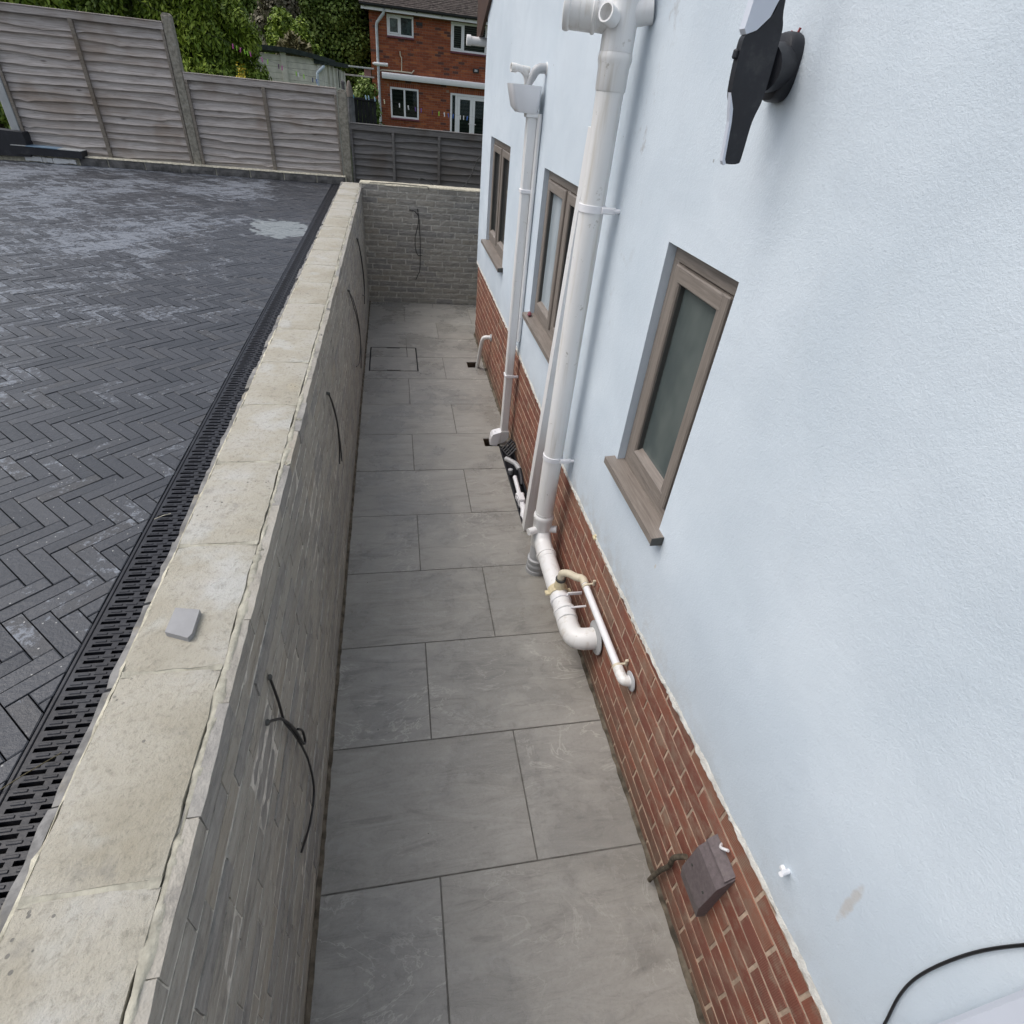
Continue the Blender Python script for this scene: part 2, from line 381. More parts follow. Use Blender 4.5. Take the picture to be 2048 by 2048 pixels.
MAT['yellow_plastic'] = plain('yellowed_clip_plastic', (.64, .56, .37), .45, .1, 20)
MAT['seal'] = plain('dark_rubber_seal', (.06, .06, .055), .7, .1)
MAT['black_plastic'] = plain('black_plastic', (.012, .013, .018), .55, .2, 10, .5, .1, 60, dirt=(.05,.05,.05), dscale=10)
MAT['black_cable'] = plain('black_cable', (.012, .012, .013), .4, .2, 30)
MAT['grey_white'] = plain('pale_grey_cover', (.62, .66, .74), .35, .03, 5)
MAT['dark_void'] = plain('dark_void', (.012, .012, .012), .9, .1)
# --- taupe wood-grain window foil
def m_taupe(axis=2):
    t = NT('taupe_woodgrain_%d' % axis, .42, .4); sc = [30, 30, 30]; sc[axis] = 1.6
    g = t.noise(t.pos(tuple(sc)), 4, 6, .65, .6)
    t.color(t.ramp(g, [(.3, (.155,.132,.114)), (.55, (.222,.193,.168)), (.75, (.28,.248,.220))])); t.bump(g, .15, .002); return t.m
MAT['taupe_v'] = m_taupe(2); MAT['taupe_h'] = m_taupe(1)
def m_glass(name, tint, rough, ior=1.5):
    m = bpy.data.materials.new(name); m.use_nodes = True; t = m.node_tree; t.nodes.clear()
    o = t.nodes.new('ShaderNodeOutputMaterial'); mx = t.nodes.new('ShaderNodeMixShader'); fr = t.nodes.new('ShaderNodeFresnel'); fr.inputs[0].default_value = ior
    tr = t.nodes.new('ShaderNodeBsdfTransparent'); tr.inputs[0].default_value = (*tint, 1); gl = t.nodes.new('ShaderNodeBsdfGlossy'); gl.inputs['Roughness'].default_value = rough
    t.links.new(fr.outputs[0], mx.inputs[0]); t.links.new(tr.outputs[0], mx.inputs[1]); t.links.new(gl.outputs[0], mx.inputs[2]); t.links.new(mx.outputs[0], o.inputs[0]); return m
MAT['glass'] = m_glass('window_glass', (.72, .80, .78), .03)
def m_blind(name, a, b, scale):
    t = NT(name, .6, .3); w = t.n('ShaderNodeTexWave', wave_type='BANDS', bands_direction='Z'); t.lk(t.pos(), w.inputs['Vector']); w.inputs['Scale'].default_value = scale
    w.inputs['Distortion'].default_value = .4; t.color(t.mix(t.sm(w.outputs['Fac'], .2, .8), a, b)); return t.m
def m_obscure(name, a, b, rough):
    t = NT(name, rough, .5); n = t.noise(t.pos((1, 1, .6)), 5, 3, .6); t.color(t.mix(t.sm(n, .3, .7), a, b)); t.bump(t.noise(t.pos(), 7, 2), .05, .01); return t.m
MAT['obscure'] = m_obscure('obscured_green_glass', (.070, .088, .088), (.115, .135, .128), .05)
MAT['pane_pale'] = m_obscure('pale_blind_behind_glass', (.30, .35, .38), (.37, .42, .45), .08)
MAT['pane_dark'] = m_obscure('dark_room_behind_glass', (.035, .037, .036), (.06, .06, .058), .06)
MAT['room_dark'] = plain('dim_room_behind_glass', (.10, .12, .115), .8, .3, 3)
MAT['blind_pale'] = plain('pale_blind', (.55, .60, .64), .7, .06, 4)
MAT['blind_olive'] = m_blind('olive_blind', (.035, .034, .026), (.075, .073, .055), 2.6)
MAT['blind_slat'] = m_blind('slatted_blind', (.045, .045, .04), (.20, .20, .18), 5)
MAT['net_curtain'] = plain('net_curtain_and_reflection', (.20, .22, .23), .5, .75, 6)
# --- timber, felt, concrete for fences and sheds
def m_timber(name, a, b, c_, knots=True):
    t = NT(name, .8, .25); r = t.rand(); off = t.rvec(r); g = t.noise(t.pos((1.2, 8, 22), off), 3, 4, .65, .8)
    c = t.ramp(g, [(.3, a), (.52, b), (.75, c_)]); c = t.mix(t.math('MULTIPLY', r, .45), c, a)
    k = t.voro(t.pos((2.6, 1, 9), off), .8); c = t.mix(t.math('MULTIPLY', t.sm(k, .11, .03), .75), c, tuple(x*.35 for x in a))
    c = t.mix(t.math('MULTIPLY', t.sm(t.noise(t.pos(), 2.4, 2), .5, .75), .5), c, (a[0]*.9, a[1]*.78, a[2]*.65))
    t.color(c); t.bump(g, .5, .005); return t.m
MAT['larch'] = m_timber('silvered_larch_board', (.27, .233, .204), (.475, .434, .402), (.61, .567, .534))
MAT['batten'] = m_timber('weathered_batten', (.17, .145, .115), (.25, .22, .185), (.33, .30, .26))
MAT['kerb_brick'] = plain('dark_kerb_brick', (.125, .12, .115), .7, .45, 9, .3, .8, 40, dirt=(.22,.21,.19), dscale=7)
MAT['dark_board'] = m_timber('old_dark_board', (.11, .104, .099), (.175, .167, .16), (.26, .248, .238))
MAT['post'] = plain('lichen_concrete_post', (.27, .25, .205), .9, .3, 30, .2, .9, 70, dirt=(.46,.45,.40), dscale=24)
MAT['post_pale'] = plain('pale_concrete_post', (.42, .43, .42), .9, .08, 8, .2, .5, 60)
MAT['shed_panel'] = plain('pale_shed_panel', (.66, .64, .555), .85, .14, 5, .2, .3, 20)
MAT['felt'] = plain('dark_green_felt', (.035, .045, .042), .9, .3, 8, .2)
MAT['farbrick'] = None
def m_farbrick():
    t = NT('orange_red_brick', .85, .2); r = t.rand(); p = t.pos()
    c = t.ramp(r, [(0, (.25,.075,.040)), (.3, (.34,.108,.053)), (.6, (.28,.086,.046)), (.86, (.39,.135,.060)), (.93, (.12,.058,.048)), (1, (.18,.065,.048))], 'CONSTANT')
    c = t.mix(t.math('MULTIPLY', t.sm(t.noise(p, .8, 4), .55, .72), .4), c, (.33, .12, .045)); t.color(c); return t.m
MAT['farbrick'] = m_farbrick()
MAT['far_mortar'] = plain('pale_red_mortar', (.36, .235, .17), .9, .15, 10, .2)
MAT['rooftile'] = plain('brown_grey_roof_tile', (.070, .058, .052), .85, .45, 9, .2, dirt=(.17,.16,.13), dscale=7)
MAT['white_frame'] = plain('white_window_frame', (.80, .80, .80), .4, .02)
MAT['black_gutter'] = plain('black_gutter', (.018, .018, .02), .5, .2)
MAT['maroon'] = plain('maroon_sill_tile', (.16, .045, .06), .7, .2)
MAT['brown_paint'] = plain('brown_painted_board', (.060, .028, .018), .6, .3, 12)
MAT['grey_fabric'] = plain('grey_parasol_cover', (.13, .125, .13), .8, .35, 6, .2)
MAT['tan_fabric'] = plain('taupe_parasol_hood', (.20, .17, .15), .8, .25, 6, .2)
MAT['black_timber'] = plain('black_gate_board', (.016, .016, .018), .7, .3, 6, .3)
MAT['dark_block'] = plain('purple_brown_cast_cover', (.135, .112, .116), .55, .15, 60, .4, .3, 90, dirt=(.20,.175,.165), dscale=38)
MAT['slab_offcut'] = plain('grey_offcut', (.29, .29, .295), .6, .06, 20, .4, .1, 60)
MAT['slab_offcut_side'] = MAT['slab_offcut']
MAT['lawn'] = plain('lawn', (.055, .085, .025), .95, .4, 3, .1)
MAT['earth'] = plain('earth_ground', (.10, .09, .07), .95, .3, .5, .1)
def m_leaf(name, cols, spec=.3, pat=.9):
    t = NT(name, .55, spec); r = t.rand(); p = t.pos(); n = t.noise(p, pat, 4, .6)
    f = t.math('ADD', t.math('MULTIPLY', n, .75), t.math('MULTIPLY', r, .32))
    t.color(t.ramp(f, [(.28, cols[0]), (.5, cols[1]), (.78, cols[2])]))
    t.b.inputs['Subsurface Weight'].default_value = 0.0
    return t.m
MAT['conifer'] = m_leaf('conifer_foliage', [(.038, .072, .010), (.140, .210, .022), (.28, .355, .044)])
MAT['conifer_b'] = m_leaf('dark_conifer_foliage', [(.030, .058, .010), (.100, .155, .019), (.21, .275, .038)])
MAT['broad'] = m_leaf('dark_broad_foliage', [(.044, .080, .021), (.115, .178, .040), (.225, .290, .078)], .4)
MAT['broad_b'] = m_leaf('mid_green_foliage', [(.054, .098, .020), (.140, .212, .038), (.24, .31, .075)], .4)
MAT['brownleaf'] = m_leaf('brownish_shrub_foliage', [(.075, .062, .040), (.15, .132, .085), (.22, .215, .14)])
MAT['drygrass'] = m_leaf('dry_grass', [(.075, .062, .028), (.125, .105, .045), (.17, .16, .07)])
MAT['bark'] = plain('bark', (.075, .060, .045), .95, .3, 10, .1, .8, 30)
MAT['yellow_flower'] = plain('yellow_flower', (.55, .42, .03), .6, .2)

# ------------------------------------------------------------------ tiling helper: rectangles minus rectangular holes
def rect_minus(x0, x1, y0, y1, holes):
    xs = sorted({x0, x1, *[v for h in holes for v in h[:2] if x0 < v < x1]}); ys = sorted({y0, y1, *[v for h in holes for v in h[2:] if y0 < v < y1]})
    ins = lambda cx, cy: x0 < cx < x1 and y0 < cy < y1 and not any(h[0] < cx < h[1] and h[2] < cy < h[3] for h in holes)
    grid = [[ins((xs[i]+xs[i+1])/2, (ys[j]+ys[j+1])/2) for j in range(len(ys)-1)] for i in range(len(xs)-1)]
    return xs, ys, grid
def slab_mesh(mb, x0, x1, y0, y1, z0, z1, holes, c=0.0015):
    hs = [h for h in holes if h[0] < x1 and h[1] > x0 and h[2] < y1 and h[3] > y0]
    if not hs: mb.box(x0, x1, y0, y1, z0, z1, c); return True
    xs, ys, g = rect_minus(x0, x1, y0, y1, hs); any_ = False
    vid = {}
    def v(i, j, k):
        if (i,j,k) not in vid: vid[(i,j,k)] = len(mb.v); mb.v.append((xs[i], ys[j], z1 if k else z0))
        return vid[(i,j,k)]
    G = lambda i, j: 0 <= i < len(xs)-1 and 0 <= j < len(ys)-1 and g[i][j]
    for i in range(len(xs)-1):
        for j in range(len(ys)-1):
            if not g[i][j]: continue
            any_ = True
            mb.f.append((v(i,j,1), v(i+1,j,1), v(i+1,j+1,1), v(i,j+1,1)))
            if not G(i-1,j): mb.f.append((v(i,j,0), v(i,j,1), v(i,j+1,1), v(i,j+1,0)))
            if not G(i+1,j): mb.f.append((v(i+1,j,0), v(i+1,j+1,0), v(i+1,j+1,1), v(i+1,j,1)))
            if not G(i,j-1): mb.f.append((v(i,j,0), v(i+1,j,0), v(i+1,j,1), v(i,j,1)))
            if not G(i,j+1): mb.f.append((v(i,j+1,0), v(i,j+1,1), v(i+1,j+1,1), v(i+1,j+1,0)))
    return any_

# ================================================================== SETTING
g = MB(); g.add([(-300,-300,-.35),(300,-300,-.35),(300,400,-.35),(-300,400,-.35)], [(0,1,2,3)])
structure('ground', g, MAT['earth'])
g = MB(); g.box(-14, 14, 9.75, 60, -.34, -.05); structure('garden_lawn', g, MAT['lawn'])
# bank that carries the tree line behind the far garden
g = MB(); g.prism([(32.0, -.3), (46, 5.0), (80, 9.0), (80, -.3)], 0, -40, 40); structure('hillside', g, MAT['lawn'])

# --- path
Y0, PITCH, XA, XB, YEND, YCOR = .867, .6, .4806, .8905, 8.27, 7.08
GULLY1 = (1.122, 1.262, 4.232, 4.372); GULLY2 = (1.162, 1.300, 5.985, 6.146); TRENCH = (1.250, 1.40, 3.035, 4.232); MANH = (.055, .598, 5.862, 6.556)
HOLES = [GULLY1, GULLY2, TRENCH, MANH]
path = MB(); path.box(-.02, 4.2, -2.2, 8.3, -.30, -.075); path_o = structure('path', path, MAT['soil'])
gm = MB(); slab_mesh(gm, .008, W+.02, -2.2, YCOR-.001, -.074, -.004, HOLES, 0); slab_mesh(gm, .008, 4.2, YCOR, 8.3, -.074, -.004, HOLES, 0)
gm.build('grout', MAT['grout'], path_o)
jw = .0028
for k in range(-5, 13):
    ya, yb = Y0 + PITCH*k + jw, Y0 + PITCH*(k+1) - jw
    yb = min(yb, YEND - .004)
    xj = XB if k % 2 == 0 else XA
    xs = [.014, xj]
    while xs[-1] < 4.1: xs.append(xs[-1] + .9)
    for i in range(len(xs)-1):
        xa, xb = xs[i] + (jw if i else 0), xs[i+1] - jw
        lim = W - .001 if ya < YCOR else 4.1
        hs = list(HOLES)
        if ya < YCOR < yb and xb > W - .001: hs.append((W-.001, 9, -5, YCOR+.005)); lim = 4.1
        xb = min(xb, lim)
        if xb - xa < .02: continue
        m = MB()
        if slab_mesh(m, xa, xb, ya, yb, -.022, random.uniform(-.0008, .0008), hs):
            tx_, ty_ = random.uniform(-.0018, .0018), random.uniform(-.0018, .0018); m.v = [(vx, vy, vz + (vx-(xa+xb)/2)*tx_ + (vy-(ya+yb)/2)*ty_) for vx, vy, vz in m.v]; m.build('paving_slab', MAT['slab'], path_o)
# worn earthy edges where the slabs stop short of the two walls
def ragged_strip(x0, x1, ya, yb, z, amp, m, name, parent, step=.04, flip=False):
    mb = MB(); n = int((yb-ya)/step); vs = []
    for i in range(n+1):
        y = ya + (yb-ya)*i/n; w = random.uniform(-amp, amp); h = random.uniform(0, .006)
        if flip: vs += [(x0 + w, y, z), (x1, y, z+.008+h)]
        else: vs += [(x0, y, z+.008+h), (x1 + w, y, z)]
    mb.add(vs, [(2*i, 2*i+1, 2*i+3, 2*i+2) for i in range(n)])
    return mb.build(name, m, parent, smooth=60)
ragged_strip(-.001, .0155, -2, YEND, .0008, .003, MAT['edge_dirt'], 'edge_mortar', path_o)
ragged_strip(W-.004, W+.014, -2, 3.03, .0010, .004, MAT['edge_dirt'], 'edge_dirt', path_o, flip=True)
ragged_strip(W-.006, W+.014, 4.24, YCOR, .0010, .005, MAT['edge_dirt'], 'edge_dirt', path_o, flip=True)

# --- recessed inspection cover in the path
mc = thing('manhole_cover', (.325, 6.2, 0), 'recessed slab-filled inspection cover outlined by dark slots near the end wall', 'manhole cover')
b = MB(); b.box(MANH[0], MANH[1], MANH[2], MANH[3], -.07, -.03); b.build('tray', MAT['channel'], mc)
fx0, fx1, fy0, fy1 = MANH[0]+.001, MANH[1]-.001, MANH[2]+.001, MANH[3]-.001
b = MB(); b.box(fx0, fx0+.003, fy0, fy1, -.03, .0005); b.box(fx1-.003, fx1, fy0, fy1, -.03, .0005); b.box(fx0+.003, fx1-.003, fy0, fy0+.003, -.03, .0005); b.box(fx0+.003, fx1-.003, fy1-.003, fy1, -.03, .0005)
b.build('frame', MAT['seal'], mc)
key = [(.25, .40, 5.86, 5.898), (.25, .40, 6.523, 6.56)]
for x0, x1, y0, y1 in ((.071, .582, 5.879, 6.2642), (.071, XA-jw, 6.2698, 6.539), (XA+jw, .582, 6.2698, 6.539)):
    b = MB(); slab_mesh(b, x0, x1, y0, y1, -.03, -.0005, key); b.build('inset_slab', MAT['slab'], mc)

# --- drive: raised platform, charcoal pavers laid herringbone at 45 degrees
ZD = 1.30
g = MB(); g.box(-9.0, -.30, -4, 9.6, -.3, ZD-.028); drive = structure('driveway', g, MAT['paver_joint'])
def clip(poly, a, b, c):
    """keep a*x + b*y <= c"""
    out = []
    for i in range(len(poly)):
        p, q = poly[i], poly[(i+1) % len(poly)]; dp, dq = a*p[0]+b*p[1]-c, a*q[0]+b*q[1]-c
        if dp <= 0: out.append(p)
        if (dp < 0 < dq) or (dq < 0 < dp):
            t = dp/(dp-dq); out.append((p[0]+(q[0]-p[0])*t, p[1]+(q[1]-p[1])*t))
    return out
PW = .0488; PL = 4*PW; gap = .0013; cs = math.sqrt(.5)
paver_list = []
def herring():
    n = 4
    for j in range(-290, 290):
        for m in range(-44, 44):
            yield (j + 2*n*m, j, n, 1)
    for x in range(-290, 290):
        for m in range(-44, 44):
            yield (x, x + 1 + 2*n*m, 1, n)
ox, oy = -.62, 1.20
for (u, v_, du, dv) in herring():
    cu, cv = (u+du/2)*PW, (v_+dv/2)*PW
    cx, cy = ox + (cu+cv)*cs, oy + (-cu+cv)*cs
    if not (-7.6 < cx < -.30 and -.6 < cy < 9.45): continue
    if cx < -5.2 - .12*cy*0 and cy < 4: continue
    a0, a1, b0, b1 = u*PW+gap, (u+du)*PW-gap, v_*PW+gap, (v_+dv)*PW-gap
    poly = [(ox+(a+b)*cs, oy+(-a+b)*cs) for a, b in ((a0,b0),(a1,b0),(a1,b1),(a0,b1))]
    poly = clip(poly, 1, 0, -.4590); poly = clip(poly, 0, 1, 9.318) if len(poly) > 2 else poly
    if len(poly) < 3: continue
    ar = abs(sum(poly[i][0]*poly[(i+1)%len(poly)][1]-poly[(i+1)%len(poly)][0]*poly[i][1] for i in range(len(poly))))/2
    if ar < 2e-4: continue
    ok, dist = in_view((cx, cy, ZD), 30)
    paver_list.append((dist if ok else 50+dist, poly, cx, cy))
paver_list.sort(key=lambda q: q[0])
def paver_into(mb, poly, cx, cy):
    z = ZD + random.uniform(-.0012, .0012); tx, ty = random.uniform(-.006, .006), random.uniform(-.006, .006); n = len(poly); c = .0022
    mx = sum(p[0] for p in poly)/n; my = sum(p[1] for p in poly)/n
    f = lambda x, y: z + (x-cx)*tx + (y-cy)*ty
    ins = []
    for p in poly:
        L = math.hypot(mx-p[0], my-p[1]) or 1; ins.append((p[0]+(mx-p[0])/L*c*1.4, p[1]+(my-p[1])/L*c*1.4))
    vs = [(x, y, ZD-.03) for x, y in poly] + [(x, y, f(x,y)-c) for x, y in poly] + [(x, y, f(x,y)) for x, y in ins]
    ar = sum(poly[i][0]*poly[(i+1)%n][1]-poly[(i+1)%n][0]*poly[i][1] for i in range(n))
    fs = []
    for r_ in (0, 1): fs += [(r_*n+i, r_*n+(i+1)%n, (r_+1)*n+(i+1)%n, (r_+1)*n+i) for i in range(n)]
    fs.append(tuple(range(2*n, 3*n)))
    if ar < 0: fs = [f_[::-1] for f_ in fs]
    mb.add(vs, fs)
for q in paver_list[:300]:
    m = MB(); paver_into(m, *q[1:]); m.build('paver', MAT['paver'], drive)
m = MB()
for q in paver_list[300:]: paver_into(m, *q[1:])
m.build('far_pavers', MAT['paver'], drive, kind='stuff')

# --- slotted drain along the drive
DX0, DX1 = -.4555, -.304
dr = thing('drain_channel', (-.38, 4, ZD), 'long black slotted channel drain between the pavers and the low wall', 'drain')
b = MB(); b.box(DX0, DX1, -1.2, 9.3, ZD-.06, ZD-.022); b.build('channel', MAT['channel'], dr)
boxes('rail', MAT['grate'], dr, (DX0, DX0+.010, -1.2, 9.3, ZD-.022, ZD+.001, .002), (DX1-.010, DX1, -1.2, 9.3, ZD-.022, ZD+.001, .002))
def grate_unit(y0, length=.53):
    """moulded plate with two columns of long slots and rounded lugs between them"""
    b = MB(); p = .0265; n = int(round(length/p)); X0, X1 = DX0+.0112, DX1-.0112; zt = ZD-.0015
    for i in range(n):
        y = y0 + i*p; sh = .0035 if i % 2 else -.0035
        b.box(X0, X1, y, y+.0160, ZD-.02, zt)
        for q0, q1 in ((X0, -.4345+sh), (-.3865+sh, -.3715+sh), (-.3215+sh, X1)): b.box(q0, q1, y+.0160, y+p, ZD-.02, zt)
        for q0, q1 in ((-.430, -.403), (-.394, -.365), (-.352, -.326)): b.box(q0-sh, q1-sh, y+.0045, y+.0115, zt-.001, zt+.0022, .0026)
    return b
gp = grate_unit(0); gme = gp.mesh('grate', MAT['grate'])
for i in range(20): link_mesh('grate', gme, (0, -1.18 + .5305*i, 0), dr)

# ================================================================== brick pieces (shared meshes)
def brick_variant(m, L, h, t, jig, c, nu=6):
    """front faces -Y; origin at the middle of the bottom back edge"""
    b = MB(); us = np.linspace(-L/2, L/2, nu+1); ws = [0, .5*h, h]
    def J(a=jig): return random.uniform(-a, a)
    fr = {}; vs = []
    for i, u in enumerate(us):
        for j, z in enumerate(ws):
            ed = i in (0, nu) or j in (0, 2)
            uu = u + (J()*.35 if i in (0, nu) else 0) + (c*.6 if i == 0 else -c*.6 if i == nu else 0)
            zz = z + (J()*.8 if j in (0, 2) else 0) + (c if j == 0 else -c if j == 2 else 0)
            fr[i,j] = len(vs); vs.append((uu, -t + (c*.7 if ed else 0) + J(jig*.6), zz))
    bk = {}
    ring = [(i, 0) for i in range(nu+1)] + [(nu, 1)] + [(i, 2) for i in range(nu, -1, -1)] + [(0, 1)]
    for (i, j) in ring:
        bk[i,j] = len(vs); p = vs[fr[i,j]]; vs.append((us[i] + (p[0]-us[i])*.4, 0, ws[j]))
    fs = [(fr[i,j], fr[i+1,j], fr[i+1,j+1], fr[i,j+1]) for i in range(nu) for j in range(2)]
    for k in range(len(ring)):
        a, b_ = ring[k], ring[(k+1) % len(ring)]; fs.append((bk[a], bk[b_], fr[b_], fr[a]))
    b.add(vs, fs); return b
class BrickSet:
    def __init__(s, name, mat, L, h, t, jig, c, nvar, nu=6):
        s.name, s.L, s.h = name, L, h
        s.mb = [brick_variant(mat, L, h, t, jig, c, nu) for _ in range(nvar)]; s.me = [b.mesh(name, mat) for b in s.mb]; s.mat = mat
    def lay(s, parent, items, limit=300, stuff='far_bricks'):
        """items: (x, y, z, rotz, length)"""
        rank = []
        for it in items:
            ok, dist = in_view(it[:3], 60); rank.append((dist if ok else 40+dist, it))
        rank.sort(key=lambda q: q[0]); st = MB()
        for n, (_, (x, y, z, rz, ln)) in enumerate(rank):
            k = random.randrange(len(s.mb)); sc = ln/s.L
            if n < limit: link_mesh(s.name, s.me[k], (x, y, z), parent, rz, (sc, random.uniform(.93, 1.08), 1))
            else:
                c_, s_ = math.cos(rz), math.sin(rz); vs = [(x + vx*sc*c_ - vy*s_, y + vx*sc*s_ + vy*c_, z+vz) for vx, vy, vz in s.mb[k].v]
                st.add(vs, s.mb[k].f)
        if st.v: st.build(stuff, s.mat, parent, kind='stuff')
def courses(u0, u1, z0, nrow, ch, L, joint, offs, jitter=.004, keep=None):
    out = []
    for r in range(nrow):
        u = u0 - offs(r)
        while u < u1:
            ln = L + random.uniform(-jitter, jitter); a, b_ = max(u, u0), min(u+ln, u1)
            if b_ - a > .03 and (keep is None or keep(r, a, b_)): out.append(((a+b_)/2, z0 + r*ch, b_-a))
            u += ln + joint
    return out

# ================================================================== RETAINING WALL
H = 1.44; CH = .072
rw = thing('retaining_wall', (-.13, 4, 0), 'long low retaining wall of grey bricks topped with pale concrete blocks', 'wall')
b = MB(); b.box(-.2485, -.030, -1.2, 8.50, -.2, H-.217); b.build('core', MAT['grey_mortar'], rw)
b = MB(); b.box(-.0285, -.0040, -1.2, 8.27, -.05, H-.012); b.box(-.0335, -.0285, -1.2, 8.27, H-.216, H-.012); b.build('mortar_bed', MAT['grey_mortar'], rw)
gs = BrickSet('brick', MAT['greybrick'], .240, .0635, .024, .0024, .0022, 10)
items = [(-.0240+.0015*random.uniform(-1,1), u, z, R(90), ln) for u, z, ln in courses(-.5, 8.266, .002, 20, CH, .24, .0012, lambda r: (.12*(r % 2)+random.uniform(0, .24)) % .25)]
gs.lay(rw, items, 300)
# concrete blocks on top
BP = .4435
for n in range(-3, 20):
    y0, y1 = .44 + BP*n + .005, .44 + BP*(n+1) - .005
    if y1 > 8.52: y1 = 8.52
    if y1 - y0 < .05: continue
    b = MB(); nx, ny = 6, 10; vs = []; fs = []
    x0, x1 = -.2475, -.0355
    for i in range(nx+1):
        for j in range(ny+1):
            ex = random.uniform(-.0025, .0025) if i in (0, nx) else 0; ey = random.uniform(-.002, .002) if j in (0, ny) else 0
            dz = -.0035*((i in (0, nx)) + (j in (0, ny))) + random.uniform(-.0007, .0007)
            vs.append((x0+(x1-x0)*i/nx+ex, y0+(y1-y0)*j/ny+ey, H+dz))
    top = lambda i, j: i*(ny+1)+j
    fs = [(top(i,j), top(i+1,j), top(i+1,j+1), top(i,j+1)) for i in range(nx) for j in range(ny)]
    ring = [(i,0) for i in range(nx)] + [(nx,j) for j in range(ny)] + [(i,ny) for i in range(nx,0,-1)] + [(0,j) for j in range(ny,0,-1)]
    base = len(vs); vs += [(vs[top(*q)][0], vs[top(*q)][1], H-.214) for q in ring]; nr = len(ring)
    fs += [(base+k, base+(k+1)%nr, top(*ring[(k+1)%nr]), top(*ring[k])) for k in range(nr)]
    b.add(vs, fs); b.build('coping_block', MAT['block'], rw, smooth=50)
    # mortar joint between blocks, slightly hollow
    b = MB(); m_ = 8; vs = []
    for i in range(m_+1):
        x = x0 + (x1-x0)*i/m_
        vs += [(x, y0-.014, H-.004), (x, y0-.005, H-.0065+random.uniform(-.0015, .002)), (x, y0+.004, H-.004)]
    b.add(vs, [(3*i+k, 3*i+3+k, 3*i+4+k, 3*i+1+k) for i in range(m_) for k in (0, 1)]); b.build('block_joint', MAT['block_mortar'], rw, smooth=60)
# lumpy mortar seams between blocks and facing slips
def seam(x, wd, zb, amp, name, m, ya=-.9, yb=8.3, step=.018):
    b = MB(); n = int((yb-ya)/step); vs = []; w = 0; hh = 0
    for i in range(n+1):
        y = ya + (yb-ya)*i/n; w = .75*w + random.uniform(-1, 1)*wd*.5; hh = .6*hh + random.uniform(-1, 1)*amp
        lump = random.uniform(.003, .008) if random.random() < .04 else 0
        hole = (math.sin(y*7.3)+math.sin(y*17.1+1)+math.sin(y*41.7))*.30; wl = max(.0012, wd*.5*(1+hole) + abs(w)*.6 + lump*.6); z = zb - .003*max(0, -hole) + hh + lump*.5
        vs += [(x-wl, y, zb-.012), (x-wl*.5, y, z), (x+wl*.5, y, z+random.uniform(-.001,.001)), (x+wl, y, zb-.012)]
    b.add(vs, [(4*i+k, 4*i+k+1, 4*i+5+k, 4*i+4+k) for i in range(n) for k in range(3)]); return b.build(name, m, rw, smooth=70)
seam(-.0265, .0185, H-.0055, .0026, 'mortar_seam', MAT['block_mortar'])
seam(-.2510, .0070, H-.005, .0022, 'mortar_seam', MAT['cream_mortar'])
# facing slips of the top courses on the drive side
y = -.9
while y < 8.45:
    ln = random.uniform(.22, .26); b = MB(); n = 7; vs = []
    t0 = H - random.uniform(.008, .020)
    for i in range(n+1):
        yy = y + ln*i/n; e = random.uniform(-.0035, .0035); zt = t0 + random.uniform(-.003, .003)
        vs += [(-.2545, yy, zt+.002), (-.276+e, yy, zt-.004), (-.279+e*.6, yy, H-.16), (-.2545, yy, H-.16)]
    fs = [(4*i+k, 4*i+(k+1)%4, 4*(i+1)+(k+1)%4, 4*(i+1)+k) for i in range(n) for k in range(4)] + [(3,2,1,0), (4*n,4*n+1,4*n+2,4*n+3)]
    fs = [f[::-1] for f in fs]
    b.add(vs, fs); b.build('edge_slip', MAT['slip_edge'], rw, smooth=40); y += ln + random.uniform(.004, .012)
# broken lumps of mortar on the path-side top edge
for k in range(14):
    yy = .35 + random.random()**1.6*7; s_ = random.uniform(.006, .014); b = MB()
    b.lathe([(.001, 0), (s_*.8, s_*.25), (s_, s_*.6), (s_*.6, s_), (.001, s_*1.1)], (-.018+random.uniform(-.008, .010), yy, H-.016), (random.uniform(-.3,.3), random.uniform(-.3,.3), 1), 7)
    b.v = [(x+random.uniform(-.3,.3)*s_, y+random.uniform(-.45,.6)*s_, z+random.uniform(-.25,.15)*s_) for x, y, z in b.v]
    b.build('mortar_lump', MAT['block_mortar' if k % 2 else 'slip_edge'], rw)

# ================================================================== END WALL
ew = thing('end_wall', (1.2, 8.4, 0), 'grey brick wall closing off the far end of the paved path', 'wall')
EH = 1.478; ECH = EH/20
b = MB(); b.box(-.028, 4.2, 8.2755, 8.50, -.1, EH-.006); b.build('core', MAT['pale_mortar'], ew)
es = BrickSet('brick', MAT['greybrick'], .240, ECH-.0115, .0090, .0036, .0026, 12)
items = [(u, 8.281-.0025*random.random(), z+.005, 0, ln) for u, z, ln in courses(.002, 2.6, 0, 20, ECH, .240, .0120, lambda r: (r*.105+random.uniform(0, .06)) % .25, .006)]
es.lay(ew, items, 300)
b = MB(); n = 40; vs = []
for i in range(n+1):
    x = -.02 + 4.2*i/n; vs += [(x, 8.268+random.uniform(-.004,.004), EH-.010+random.uniform(-.003,.003)), (x, 8.275, EH+.004+random.uniform(-.002,.004)), (x, 8.495, EH+.003+random.uniform(-.002,.002))]
b.add(vs, [(3*i+k, 3*i+3+k, 3*i+4+k, 3*i+1+k) for i in range(n) for k in (0,1)]); b.build('top_mortar', MAT['cream_mortar'], ew, smooth=60)

